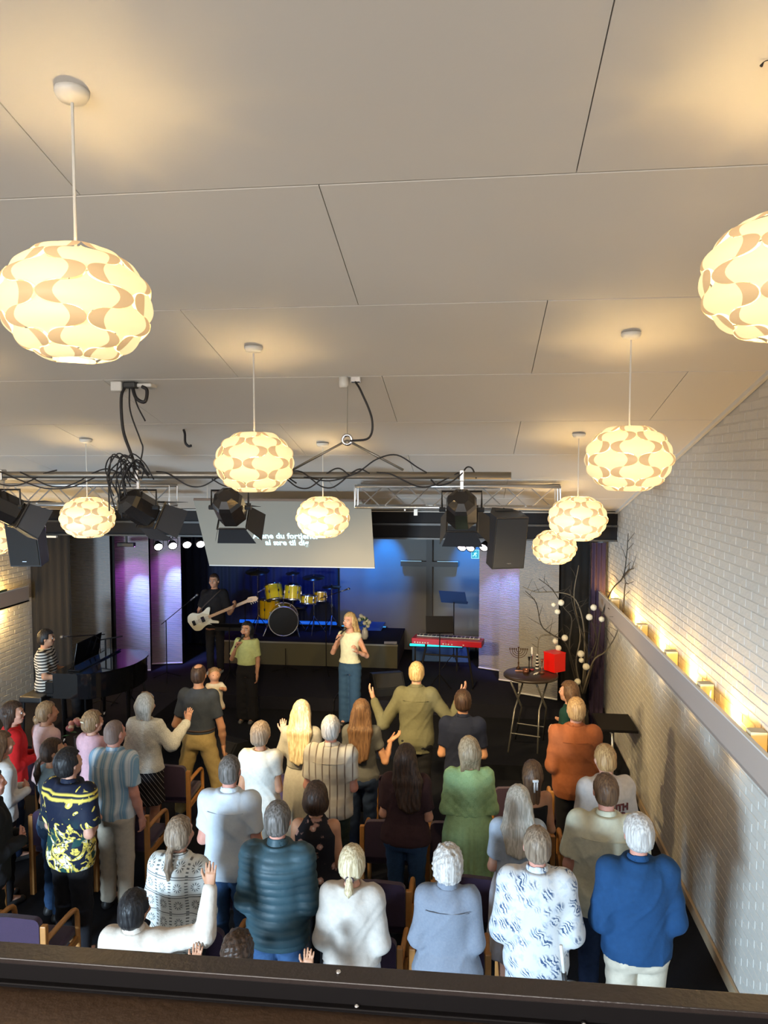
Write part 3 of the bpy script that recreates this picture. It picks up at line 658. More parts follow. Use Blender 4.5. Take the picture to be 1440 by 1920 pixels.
for (P, dx, q) in ((a, .0, 1), (b, .05, 1), (c, -.06, .45), (d, -.02, .45)):
    spot('flood_blue', P+Vector((dx+.03, .0, -.06)), P+Vector((dx+.04, .42, -.80)), FLB*q, (.20, .32, 1), 36, .9, .03)
    spot('flood_violet', P+Vector((dx-.03, .0, -.06)), P+Vector((dx-.06, .5, -.9)), FLV*q, (.62, .08, 1), 80, 1., .03)

# ================================================================ ribbed panels and curtains
def ribbed(p0, p1, z0, z1, label, tint=(.33, .31, .30)):
    """hanging panel pleated into fine horizontal ribs"""
    p0, p1 = Vector((*p0, 0)), Vector((*p1, 0)); n = int((z1-z0)/.0225)*2; vs = []; fs = []
    d = (p1-p0).normalized(); nr = Vector((d.y, -d.x, 0))
    for i in range(n+1):
        z = z0+(z1-z0)*i/n; o = nr*(.009 if i % 2 else 0)
        vs += [p0+o+Vector((0, 0, z)), p1+o+Vector((0, 0, z))]
    for i in range(n): fs.append((2*i, 2*i+1, 2*i+3, 2*i+2))
    r = empty('ribbed_panel', ((p0+p1)/2+Vector((0, 0, z0))), 0, label, 'panel', 'ribbed light panels at the sides of the stage'); c = Vector(r.location)
    m = MB(); m.raw([v-c for v in vs], fs); m.build('pleated_cloth', mat('pleated_cloth', tint, .7), r)
    MB().tube([p0-c+Vector((0, 0, z0))-nr*-.01, p1-c+Vector((0, 0, z0))-nr*-.01], .014, 8).build('bottom_bar', mat('panel_bar', (.75, .74, .72), .3), r)
    return r
ribbed((-6.89, 12.10), (-6.24, 12.25), .42, 3.35, 'ribbed panel at the far left behind the piano'); ribbed((-6.46, 12.70), (-5.83, 12.90), .43, 3.35, 'ribbed panel second from the left, lit violet and blue')
ribbed((-5.99, 13.32), (-5.45, 13.46), .43, 3.35, 'ribbed panel third from the left behind the bass player mic stand')
ribbed((.145, 13.79), (.53, 13.61), .43, 3.35, 'narrow ribbed panel behind the red keyboard'); ribbed((.49, 13.03), (.83, 12.90), .43, 3.35, 'middle one of the three right ribbed panels')
ribbed((.78, 12.29), (1.38, 12.0), .43, 3.35, 'wide ribbed panel behind the round bar table')
def curtain(x0, x1, y, z0, z1, m, label, amp=.03, n=9):
    N = n*8; vs = []; fs = []
    for i in range(N+1):
        t = i/N; x = x0+(x1-x0)*t; yy = y+amp*math.sin(t*n*2*PI)+amp*.4*math.sin(t*n*5.1)
        vs += [(x, yy, z0), (x, yy, z1)]
    for i in range(N): fs.append((2*i, 2*i+2, 2*i+3, 2*i+1))
    m_ = MB(); m_.raw(vs, fs); o = m_.build('stage_curtain', m, None, True); tag(o, label, 'curtain', 'dark curtains at the stage sides'); return o
curtain(XL+.07, -6.40, 11.24, 0, 3.2, M_cloth_black, 'black curtain at the left between the brick wall and the first ribbed panel', .02, 5)
curtain(1.34, 1.86, 12.1, .4, 3.3, M_cloth_black, 'black curtain to the right of the wide ribbed panel', .015, 4)
curtain(1.80, 2.02, 11.55, .2, 3.0, mat('violet_black_cloth', (.035, .02, .05), .9), 'dark violet curtain next to the right brick wall', .02, 3)
curtain(-6.9, -2.75, 15.1, .4, 3.3, mat('navy_back_cloth', (.010, .016, .045), .9), 'long navy backdrop curtain behind the drum kit', .02, 26)
curtain(-6.30, -6.20, 12.35, .4, 3.3, M_cloth_black, 'narrow black curtain strip between the first two left panels', .02, 1)
# cross on the back wall
r = empty('wall_cross', (-.85, 15.02, 0), 0, 'large dark wooden cross in front of the grey back panel', 'cross'); M_cr = mat('dark_cross_wood', (.012, .009, .007), .5)
MB().box((0, 0, 1.9), (.12, .06, 2.9)).build('upright_beam', M_cr, r); MB().box((0, -.01, 2.185), (1.16, .06, .10)).build('cross_beam', M_cr, r)
MB().box((-.37, .0, 2.24), (.42, .03, .008)).box((.37, .0, 2.24), (.42, .03, .008)).build('light_edge', mat('cross_led', (.4, .6, .7), .5, emit=(.35, .6, .75), es=.5), r)  # glow put on the beam edges in place of light from behind
# blue wash on the back panel
for (x, tx, e) in ((-2.3, -2.35, .8), (-1.75, -1.72, 1.2), (.0, -.02, 1.0)):
    spot('blue_wash', (x, 14.35, 3.3), (tx, 15.1, 2.2), BW*e, (.0, .26, 1), 42, .9, .05)
for x in (-2.3, -1.75, .0):
    r = empty('blue_spotlight', (x, 14.35, 3.33), 0, 'small black spotlight under the stage ceiling casting blue light, '+{-2.3: 'left', -1.75: 'middle', .0: 'right'}[x], 'spotlight', 'blue spotlights above the back panel')
    MB().lathe([(0, .05), (.05, .04), (.05, -.03), (.04, -.03), (.04, 0)], n=14).build('can', M_black, r, True)
spot('drum_wash', (-3.2, 13.6, 3.3), (-3.2, 15.1, 1.9), BW*.5, (.02, .10, 1), 100, 1., .05)
def led_bar(x0, x1, y, z, rad, col, es, label):
    r = empty('led_bar', ((x0+x1)/2, y, z), 0, label, 'light', 'glowing bars at the back of the stage'); h_ = (x1-x0)/2
    MB().tube([(-h_, 0, 0), (h_, 0, 0)], rad, 10).build('glow_tube', mat(label[:14], col, .4, emit=col, es=es), r, True)
    MB().box((0, .03, -rad), (2*h_+.04, .03, rad*2)).build('holder', M_black, r)
    MB().box((-h_*.8, .03, (-z+.84)/2 if x1 < -1.5 else (-z+.4)/2), (.03, .03, z-.84 if x1 < -1.5 else z-.4)).box((h_*.8, .03, (-z+.84)/2 if x1 < -1.5 else (-z+.4)/2), (.03, .03, z-.84 if x1 < -1.5 else z-.4)).build('foot', M_black, r)
led_bar(-4.8, -2.75, 14.98, .93, .035, (.01, .12, .75), .8, 'blue glowing bar behind the drum kit along the backdrop')
led_bar(-2.63, -1.72, 14.9, .90, .012, (.05, .35, .8), .9, 'thin blue light bar behind the blonde singer')
led_bar(-1.12, -.16, 13.55, .875, .022, (.03, .75, .8), 1.6, 'bright turquoise light bar below the red keyboard')
led_bar(-.30, .14, 14.6, .70, .012, (.05, .40, .9), .8, 'thin blue light bar right of the keyboard stand')
o = MB().hexa([(-2.60, 14.75, .85), (-1.80, 14.75, .85), (-1.80, 15.0, .85), (-2.60, 15.0, .85), (-2.55, 14.80, .90), (-1.85, 14.80, .90), (-1.75, 15.0, .98), (-2.6, 15.0, .98)]).build('stage_box', mat('blue_box', (.03, .09, .25), .6)); tag(o, 'low blue lit box on the riser behind the blonde singer', 'box')  # the blue light falling on the box is put into its colour
o = MB().box((-.58, 14.45, .58), (1.1, .5, .36), bev=.01).build('stage_box', mat('blue_box', (.03, .09, .25), .6)); tag(o, 'long dark blue box behind the keyboard stand', 'box')
o = MB().box((-1.50, 13.75, .856), (.24, .17, .004), Matrix.Rotation(.1, 3, 'Z')).build('paper_sheet', mat('white_paper', (.75, .75, .75), .7)); tag(o, 'white sheet of paper lying on the riser corner', 'paper')
# exit sign
p = unproj(891, 1039, 13.9); r = empty('exit_sign', p, 0, 'small turquoise lit emergency exit sign with running figure under the header', 'sign')
MB().tube([(0, 0, .08), (0, 0, 3.398-p[2])], .006, 6).build('hanger', M_black, r); MB().box((0, 0, 0), (.15, .03, .17), bev=.004).build('sign_box', mat('exit_frame', (.3, .6, .65), .5, emit=(.25, .7, .8), es=.6), r)
MB().box((0, -.016, -.0), (.125, .006, .14)).build('sign_face', mat('exit_face', (.0, .3, .42), .5, emit=(.0, .28, .42), es=.7), r)
fg = MB(); fg.tube([(.02, -.022, .045), (.021, -.022, .046)], .012, 8).tube([(.012, -.022, .03), (-.008, -.022, -.005)], .010, 6).tube([(-.008, -.022, -.005), (.018, -.022, -.02), (.012, -.022, -.05)], .007, 6).tube([(-.008, -.022, -.005), (-.028, -.022, -.03), (-.05, -.022, -.032)], .007, 6).tube([(.012, -.022, .028), (.034, -.022, .01)], .005, 5).tube([(.008, -.022, .028), (-.018, -.022, .018), (-.02, -.022, 0)], .005, 5)
fg.build('running_figure', mat('exit_white', (.5, .9, .95), .5, emit=(.5, .95, 1), es=.9), r)
# ================================================================ drum kit
M_yel = mat('yellow_lacquer', (.85, .56, .01), .2, coat=.4); M_head = mat('drum_head_black', (.008, .008, .008), .35); M_dhw = mat('drum_head_grey', (.10, .10, .09), .5); M_cym = mat('dark_bronze', (.10, .075, .03), .3, .9)
kit = empty('drum_kit', (-3.62, 14.35, .843), 0, 'yellow drum kit with a black bass drum head on the riser', 'drum kit')
def drum(name, c, R_, L, rot, head=M_dhw, lugs=6):
    M = Euler(rot).to_matrix().to_4x4(); M.translation = c
    o = MB().lathe([(R_, -L/2), (R_, L/2)], n=32).build(name, M_yel, kit, True); o.matrix_local = M
    for s in (-1, 1):
        MB().lathe([(R_*1.03, s*L/2-.018), (R_*1.05, s*L/2), (R_*1.03, s*L/2+.012), (R_*.97, s*L/2+.012), (R_*.97, s*L/2)], n=32).build('hoop', M_chrome if name != 'bass_drum' else M_alu, o, True)
        MB().lathe([(0, s*(L/2+.002)), (R_, s*(L/2+.002))], n=32).build('drum_skin', head, o, True)
    for k in range(lugs):
        a = 2*PI*k/lugs+.3; l = MB()
        l.box((R_*1.02*math.cos(a), R_*1.02*math.sin(a), 0), (.03, .03, .05), Matrix.Rotation(a, 3, 'Z')); l.tube([(R_*1.04*math.cos(a), R_*1.04*math.sin(a), -L/2), (R_*1.04*math.cos(a), R_*1.04*math.sin(a), L/2)], .005, 5)
        l.build('lug', M_chrome, o)
    return o
drum('bass_drum', (-.06, -.10, .305), .285, .46, (PI/2, 0, .25), M_head, 8)
bd = MB().box((-.15, -.355, .14), (.08, .004, .014), Matrix.Rotation(.25, 3, 'Z')).build('badge', M_white, kit)
drum('tom', (-.26, -.05, .83), .165, .30, (-.28, -.22, 0)); drum('tom', (.12, -.05, .83), .155, .27, (-.22, .03, 0)); drum('snare_drum', (.40, .12, .67), .155, .15, (-.1, .05, 0)); drum('floor_tom', (-.42, .20, .46), .2, .38, (0, 0, 0)); drum('tom', (.60, .30, .70), .12, .18, (-.2, 0, 0))
k = MB(); k.tube([(-.06, -.1, .6), (-.06, -.1, .78), (-.2, -.08, .86)], .012, 8).tube([(-.06, -.1, .75), (.05, -.08, .86)], .012, 8); k.build('tom_mount', M_chrome, kit)
for s in (-1, 1): MB().tube([(-.06+s*.27, -.2, .25), (-.06+s*.36, -.30, 0)], .014, 8).build('bass_spur', M_chrome, kit)
def stand(x, y, h_, kind, r_=.22, tilt=.15):
    m = MB(); m.tube([(x, y, .12), (x, y, h_)], .009, 8)
    for a in (0, 2.1, 4.2): m.tube([(x, y, .35), (x+.24*math.cos(a+.5), y+.24*math.sin(a+.5), .0)], .008, 6)
    m.box((x, y, h_*.6), (.035, .035, .05)); m.tube([(x, y, h_), (x, y, h_+.06)], .004, 6)
    o = m.build(kind+'_stand', M_chrome, kit)
    c = MB(); M = Matrix.Rotation(tilt, 4, 'X'); c.lathe([(.0, .03), (.03, .022), (.05, .005), (r_, -.012), (r_, -.014), (.04, .0), (0, .012)], (x, y, h_+.01), 32, M); c.build('cymbal', M_cym, kit, True)
stand(.52, .05, 1.12, 'crash'); stand(.86, .15, .92, 'hihat', .19, .05); stand(-.62, .05, 1.22, 'ride', .24, .2); stand(.02, .35, 1.15, 'splash', .14)
th = MB(); th.lathe([(0, .46), (.17, .46), (.18, .43), (.17, .40), (0, .39)], (.1, .52, 0), 20).tube([(.1, .52, 0), (.1, .52, .4)], .02, 8); th.build('drum_stool', M_blackplas, kit, True)
# ================================================================ keyboard, stands
kb = empty('keyboard', (-.40, 12.85, 1.13), -.16, 'red stage keyboard on a black stand seen from its back', 'keyboard'); M_red = mat('red_lacquer', (.42, .006, .02), .3)
MB().box((0, 0, 0), (1.22, .32, .10), bev=.008).build('body', M_red, kb)
MB().box((0, .06, .052), (1.10, .16, .012)).build('key_bed', M_blackplas, kb)
for i in range(52):
    if i == 0: ko = MB().box((0, .07, .062), (.0195, .15, .014)).build('white_key', mat('ivory_key', (.75, .73, .68), .3), kb); ko.location.x = -.54
    else: c = bpy.data.objects.new('white_key', ko.data); COL.objects.link(c); c.parent = kb; c.location.x = -.54+i*.0212
kk = 0
for i in range(51):
    if i % 7 in (1, 4): continue
    if not kk: kk = MB().box((0, .03, .075), (.011, .09, .014)).build('black_key', M_blackplas, kb); kk.location.x = -.53+i*.0212
    else: c = bpy.data.objects.new('black_key', kk.data); COL.objects.link(c); c.parent = kb; c.location.x = -.53+i*.0212
k = MB()
for i, x in enumerate((-.55, -.5, -.46, -.41, -.37, -.32, -.05, 0, .04, .1, .3)): k.box((x, -.163, -.02), (.022, .006, .018))
k.build('rear_sockets', mat('pale_print', (.6, .6, .55), .5), kb)
ks = empty('keyboard_stand', (-.40, 12.85, .4), -.16, 'black folding stand under the red keyboard', 'stand')
for s in (-1, 1):
    MB().tube([(s*.36, -.16, .67), (s*.36, .14, .67)], .016, 8).build('support_arm', M_black, ks)
    MB().tube([(s*.36, -.1, .67), (s*.38, -.12, .55), (s*.48, -.22, .02)], .018, 8).build('leg', M_black, ks); MB().tube([(s*.48, -.36, .015), (s*.48, .12, .015)], .016, 8).build('foot', M_black, ks)
MB().tube([(-.38, -.12, .5), (.38, -.12, .5)], .016, 8).build('crossbar', M_black, ks)
def music_stand(loc, h_, yaw, tilt, w_, m, label):
    r = empty('music_stand', loc, yaw, label, 'music stand', 'music stands on and by the stage')
    MB().tube([(0, 0, .2), (0, 0, h_)], .010, 8).build('pole', M_black, r)
    for a in (0, 2.1, 4.2): MB().tube([(0, 0, .28), (.22*math.cos(a+.4), .22*math.sin(a+.4), 0)], .008, 6).build('leg', M_black, r)
    M = Matrix.Translation((0, 0, h_)) @ Matrix.Rotation(tilt, 4, 'X')
    o = MB().box((0, 0, .12), (w_, .006, .30), bev=.002).build('desk', m, r); o.matrix_local = M
    o = MB().box((0, -.03, -.03), (w_, .06, .006)).build('lip', m, r); o.matrix_local = M
M_deskb = mat('navy_desk', (.02, .045, .16), .5)  # black desk with the blue stage light mixed into its colour
music_stand((-.52, 12.35, .4), 1.0, .1, -.5, .46, M_black, 'black music stand in front of the red keyboard')
music_stand((-.32, 13.75, .4), 1.25, PI-.25, -.6, .50, M_deskb, 'blue lit music stand behind the red keyboard')
music_stand((-4.1, 12.2, .4), 1.02, 0, 1.15, .50, M_black, 'black music stand in front of the bass player')
music_stand((-5.40, 11.0, .4), .66, .9, -1.1, .34, M_black, 'black music stand beside the tail of the piano')
def mic_stand(base, h_, tip, label, cat_='microphone stand', black=M_black):
    r = empty('microphone_stand', base, 0, label, cat_, 'microphone stands')
    MB().tube([(0, 0, .1), (0, 0, h_)], .009, 8).build('pole', black, r)
    for a in (0, 2.1, 4.2): MB().tube([(0, 0, .12), (.27*math.cos(a+.9), .27*math.sin(a+.9), .005)], .008, 6).build('leg', black, r)
    if tip:
        t = Vector(tip)-Vector(base); j = Vector((0, 0, h_)); d = (t-j).normalized()
        MB().tube([j-d*.12, t-d*.12], .007, 7).build('boom_arm', black, r); MB().tube([t-d*.16, t-d*.02], .012, 8).build('microphone', mat('mic_grey', (.25, .25, .26), .3, .7), r, True)
        MB().tube([t-d*.025, t+d*.02], .02, 10).build('mic_head', mat('mic_mesh', (.3, .3, .3), .35, .8), r, True)
mic_stand((-5.33, 12.45, .4), 1.05, (-4.72, 12.35, 1.93), 'boom microphone stand left of the bass player')
mic_stand((-3.35, 13.1, .4), .45, None, 'short empty tripod stand before the bass drum')
mic_stand((-2.62, 13.2, .4), 1.4, (-2.25, 13.5, 1.90), 'tall microphone stand right of the drum kit')
mic_stand((-4.35, 13.9, .84), .75, (-4.05, 14.2, 1.75), 'overhead microphone stand left of the drum kit')
def wedge(loc, yaw, label):
    r = empty('monitor_wedge', loc, yaw, label, 'monitor', 'black monitor wedges on the floor of the stage')
    MB().prism([(-.2, 0), (.2, 0), (.2, .12), (.02, .33), (-.2, .30)], -.26, .26, 'x').build('cabinet', M_blackplas, r)
    a, b = Vector((0, .2, .12)), Vector((0, .02, .33)); d = (b-a)
    MB().hexa([(-.23, .195, .135), (.23, .195, .135), (.23, .035, .32), (-.23, .035, .32), (-.23, .205, .143), (.23, .205, .143), (.23, .045, .328), (-.23, .045, .328)]).build('grille', mat('speaker_grille', (.02, .02, .02), .8), r)
    for s in (-1, 1): MB().lathe([(0, 0), (.02, 0), (.02, .01), (0, .01)], n=10, M=Matrix.Rotation(PI/2, 4, 'Y')).build('socket', M_chrome, r).location = (s*.262-.005, -.1, .12)
wedge((-3.42, 9.93, 0), 2.7, 'black monitor wedge on the floor right of the man in khaki trousers'); wedge((-1.38, 12.15, .4), 3.5, 'black monitor wedge on the stage beside the blonde singer')
# flowers by the blonde singer
def leafy(r, n, rad, c, zr, m, seed, sz=.08, name='leaf'):
    g = random.Random(seed)
    for k in range(n):
        a = g.uniform(0, 2*PI); el = g.uniform(-.2, 1.1); L = sz*g.uniform(.8, 1.4); d = Vector((math.cos(a)*math.cos(el), math.sin(a)*math.cos(el), math.sin(el))); s = d.cross(Vector((0, 0, 1))).normalized()*L*.22
        p = Vector(c)+d*rad*g.uniform(.3, .8); u = s.cross(d).normalized()*.01
        MB().raw([p, p+d*L*.45+s, p+d*L, p+d*L*.45-s, p+d*L*.5+u], [(0, 1, 4), (1, 2, 4), (2, 3, 4), (3, 0, 4)]).build(name, m, r)
def blossom(r, c, R_, m, seed, n=7):
    g = random.Random(seed); o = MB().lathe([(0, -R_), (R_*.6, -R_*.8), (R_*.95, -.2*R_), (R_, .3*R_), (R_*.6, .85*R_), (0, R_*.7)], n=10).build('blossom', m, r, True); o.location = c; o.rotation_euler = (g.uniform(-.6, .6), g.uniform(-.6, .6), 0); return o
M_leaf = mat('green_leaf', (.03, .13, .05), .5); M_petal = mat('white_petal', (.75, .78, .66), .6)
p = unproj(684, 1168, 14.0); r = empty('flower_vase', (p[0], p[1], .853), 0, 'vase of white tulips with green leaves behind the blonde singer', 'flowers')
zf = p[2]-.853
MB().lathe([(0, 0), (.05, 0), (.07, .06), (.06, .16), (.035, .2), (.04, .22)], n=18).build('vase', mat('white_glaze', (.6, .6, .62), .2), r, True)
for k, (dx, dz) in enumerate(((-.07, .14), (-.02, .10), (.04, .04), (.09, .02), (.06, -.05), (-.1, .06), (.0, .0))):
    blossom(r, (dx, -.03+.02*(k % 3), zf+dz), .042, M_petal, k); MB().tube([(0, 0, .15), (dx*.6, -.02, zf*.6), (dx, -.03+.02*(k % 3), zf+dz-.03)], .004, 5).build('stem', M_leaf, r)
leafy(r, 16, .12, (0, 0, zf-.02), .1, M_leaf, 3)
# ================================================================ grand piano, bench
pi = empty('grand_piano', (-5.19, 9.90, .40), 0, 'black grand piano with closed glossy lid beside the striped pianist', 'piano')
pi.scale = (.50, .92, 1)
def pout(o=0.):
    pts = [(-.70-o, -.74-o), (.0, -.74-o), (.35, -.70-o), (.72, -.50-o), (1.0+o, -.22), (1.06+o, .1), (.98+o, .42+o), (.7, .66+o), (.3, .72+o), (-.70-o, .74+o)]
    return pts
def psm(o):
    P = pout(o); base = P[9:]+P[:2]; return [P[0], P[1]]+[tuple(v[:2]) for v in spline([(x, y, 0) for x, y in P[1:9]], 4)][1:]+[P[9]]
MB().prism(psm(0), .66, .98, 'z').build('case', M_blackgl, pi)
MB().prism(psm(.02), .985, 1.005, 'z').build('lid', M_blackgl, pi)
MB().box((-.80, 0, .72), (.24, 1.42, .10), bev=.01).build('key_slip', M_blackgl, pi)
for s in (-1, 1): MB().box((-.80, s*.70, .80), (.24, .08, .16), bev=.01).build('cheek_block', M_blackgl, pi)
MB().box((-.80, 0, .777), (.15, 1.26, .02)).build('keys', mat('ivory_key', (.75, .73, .68), .3), pi)
o = MB().box((0, 0, 0), (.02, .75, .34), bev=.004).build('music_desk', M_blackgl, pi); o.location = (-.42, 0, 1.17); o.rotation_euler = (0, .35, 0)
o = MB().box((0, 0, .0), (.34, 1.3, .02)).build('folded_lid', M_blackgl, pi); o.location = (-.2, 0, 1.02)
for (x, y) in ((-.55, -.6), (-.55, .6), (.75, 0)):
    MB().lathe([(.055, .66), (.05, .5), (.035, .12), (.04, .1), (.02, .08)], (x, y, 0), 12).build('leg', M_blackgl, pi, True); MB().lathe([(0, 0), (.03, .005), (.035, .035), (.02, .07), (0, .08)], (x, y, 0), 10).build('caster', M_chrome, pi, True)
MB().box((-.45, 0, .35), (.05, .2, .62)).box((-.45, 0, .08), (.08, .3, .05)).build('pedal_lyre', M_blackgl, pi)
be = empty('piano_bench', (-6.14, 10.0, .40), 0, 'black padded bench under the pianist', 'bench')
MB().box((0, 0, .48), (.34, .72, .09), bev=.02).build('seat', M_blackplas, be)
for (x, y) in ((-.13, -.3), (.13, -.3), (-.13, .3), (.13, .3)): MB().tube([(x, y, .45), (x*1.1, y*1.05, 0)], .02, 8).build('leg', M_black, be)
mic_stand((-5.72, 10.85, .4), 1.15, (-5.86, 10.02, 1.70), 'microphone stand with thin boom at the mouth of the pianist')
r = empty('boom_stand', (-5.30, 10.25, 1.406), 0, 'small stand with a horizontal arm standing on the piano lid', 'stand')
MB().tube([(-.35, -.05, .17), (.22, .05, .26)], .010, 7).build('arm', M_black, r); MB().tube([(-.02, 0, .0), (-.02, 0, .22)], .012, 7).tube([(.06, 0, 0), (.06, 0, .23)], .008, 7).build('pole', M_black, r); MB().box((.02, 0, .005), (.18, .12, .01)).build('base', M_black, r)
r = empty('tripod_easel', (-5.32, 11.3, .40), 0, 'small black a-frame stand with a crossbar right of the piano', 'stand')
for s in (-1, 1): MB().tube([(0, 0, .72), (s*.14, 0, .0)], .010, 6).build('leg', M_black, r)
MB().tube([(0, .02, .70), (0, .22, .0)], .010, 6).build('rear_leg', M_black, r); MB().tube([(-.08, 0, .34), (.08, 0, .34)], .008, 6).build('crossbar', M_black, r)
# bouquet near the pink girls
p = unproj(148, 1362, 8.2); r = empty('bouquet', (p[0], 8.2, 0), 0, 'bouquet of pink and cream roses in a glass vase on a black pillar', 'flowers')
zb = p[2]
MB().box((0, 0, (zb-.32)/2), (.3, .3, zb-.32), bev=.01).build('pillar', M_black, r)
MB().lathe([(0, zb-.32), (.06, zb-.32), (.06, zb-.14), (.065, zb-.12)], n=16).build('vase', mat('clear_glass', (.8, .85, .85), .05, trans=.9), r, True)
g = random.Random(2); ms = [mat('cream_rose', (.78, .66, .5), .6), mat('pink_rose', (.62, .28, .26), .6), mat('dusty_rose', (.45, .15, .16), .6)]
for k in range(18):
    a = g.uniform(0, 2*PI); e = g.uniform(0, 1.3); blossom(r, (.12*math.cos(a)*math.cos(e), .1*math.sin(a)*math.cos(e), zb-.03+.10*math.sin(e)), .034, ms[k % 3], k)
leafy(r, 14, .12, (0, 0, zb-.08), .1, M_leaf, 9, .09)
# ================================================================ round bar table with things
TY, TX, TZ = 10.55, .84, 1.235
tb = empty('bar_table', (TX, TY, .2), 0, 'round dark bar table on crossed grey folding legs', 'table'); M_top = mat('dark_table_top', (.035, .024, .018), .35, var=.3, vs=8); M_leg = mat('grey_table_leg', (.25, .24, .22), .35, .8)
MB().lathe([(0, TZ-.2), (.37, TZ-.2), (.38, TZ-.21), (.38, TZ-.235), (.36, TZ-.245), (0, TZ-.245)], n=40).build('tabletop', M_top, tb, True)
for s in (-1, 1):
    y = 0; MB().tube([(s*.17-.12, -.24, .8+.18), (s*.17+.05, -.0, .55), (s*.20-.0, .22, 0)], .014, 8).build('leg', M_leg, tb, True); MB().tube([(s*.17+.12, .24, .98), (s*.17-.05, -.02, .52), (s*.20-.12, -.30, 0)], .014, 8).build('leg', M_leg, tb, True)
MB().tube([(-.28, -.2, .24), (.12, -.2, .20)], .010, 8).build('stretcher', M_leg, tb); MB().tube([(-.18, .1, .28), (.2, .1, .24)], .010, 8).build('stretcher', M_leg, tb)
def ontab(px, py):
    z = TZ+.004; 
    cy, sy, cp, sp = math.cos(math.radians(6.734)), math.sin(math.radians(6.734)), math.cos(math.radians(3.4744)), math.sin(math.radians(3.4744))
    a, b = (px-720)/1400, -(py-960)/1400; d = (-sy*cp+cy*a-sy*sp*b, cy*cp+sy*a+cy*sp*b, -sp+cp*b); t = (z-H)/d[2]; return (d[0]*t, d[1]*t, z)
M_brz = mat('bronze', (.09, .045, .025), .35, .7)
r = empty('menorah', ontab(972, 1253), 0, 'bronze candelabrum with nine curved arms on the left of the bar table', 'candelabrum')
MB().lathe([(0, 0), (.035, 0), (.03, .012), (.012, .03), (.008, .06), (.014, .08), (.007, .1), (.007, .29), (.014, .30), (.014, .315), (0, .315)], n=14).build('stem', M_brz, r, True)
for k, R_ in enumerate((.032, .062, .092, .122)):
    MB().tube([(R_*math.cos(PI+PI*t/14), 0, .27+R_*.95*math.sin(PI+PI*t/14)) for t in range(15)], .0045, 6).build('arm', M_brz, r, True)
    for s in (-1, 1): MB().lathe([(.004, 0), (.010, .008), (.010, .03), (0, .03)], (s*R_, 0, .265), 8).build('candle_cup', M_brz, r, True)
r = empty('candlestick', ontab(997, 1256), 0, 'steel candlestick with a white candle on a red foot in the middle of the table', 'candlestick')
MB().lathe([(0, 0), (.035, 0), (.03, .015), (.01, .02), (0, .02)], n=14).build('foot', mat('red_foot', (.35, .03, .05), .4), r, True); MB().lathe([(.012, .02), (.008, .12), (.014, .20), (.022, .23), (0, .23)], n=12).build('stem', M_chrome, r, True); MB().lathe([(.013, .23), (.013, .33), (0, .335)], n=12).build('candle', M_white, r, True)
r = empty('candlestick', ontab(992, 1258), 0, 'short dark candlestick left of the white candle', 'candlestick'); MB().lathe([(0, 0), (.03, 0), (.008, .03), (.007, .14), (.02, .2), (.02, .205), (0, .2)], n=12).build('stem', M_black, r, True)
r = empty('lighthouse_figure', ontab(1007, 1254), 0, 'small black and white striped lighthouse figure beside the red box', 'figure')
for k in range(9): MB().lathe([(0, k*.024), (.028-k*.0018, k*.024), (.026-k*.0018, k*.024+.024), (0, k*.024+.024)], n=14).build('band', M_white if k % 2 == 0 else M_black, r, True)
r = empty('candlestick', ontab(1016, 1262), 0, 'copper candlestick directly left of the red box', 'candlestick'); MB().lathe([(0, 0), (.04, 0), (.03, .02), (.008, .03), (.007, .14), (.015, .17), (.02, .2), (0, .2)], n=12).build('stem', mat('copper', (.2, .08, .05), .35, .6), r, True)
o = MB().lathe([(0, 0), (.04, 0), (.045, .06), (.04, .055), (.036, .005)], ontab(986, 1262), 14).build('small_bowl', mat('copper', (.2, .08, .05), .35, .6), None, True); tag(o, 'small copper bowl in the front middle of the bar table', 'bowl')
for k, (px, py, a) in enumerate(((973, 1259, 0), (1004, 1264, 1.1), (1008, 1263, 1.1))):
    q = ontab(px, py); o = MB().tube([(-.055, 0, .01), (.055, 0, .01)], .010, 8).build('loose_candle', [mat('salmon_wax', (.6, .3, .22), .5), M_white, M_white][k], None, True); o.location = q; o.rotation_euler[2] = a
    tag(o, ['salmon candle lying at the left table edge', 'white candle lying in front of the lighthouse figure, left one', 'white candle lying in front of the lighthouse figure, right one'][k], 'candle')
q = ontab(1040, 1258); bx = empty('red_box', (q[0], q[1]+.03, q[2]), .66, 'bright red cube box on the right of the bar table', 'box'); M_rb = mat('red_acrylic', (.75, .008, .004), .35, emit=(1, .0, .0), es=.0); s_ = .215
MB().box((0, 0, .13), (s_, s_, .26), bev=.003).build('body', M_rb, bx); MB().box((0, 0, .263), (s_+.01, s_+.01, .012), bev=.003).build('lid', M_rb, bx)
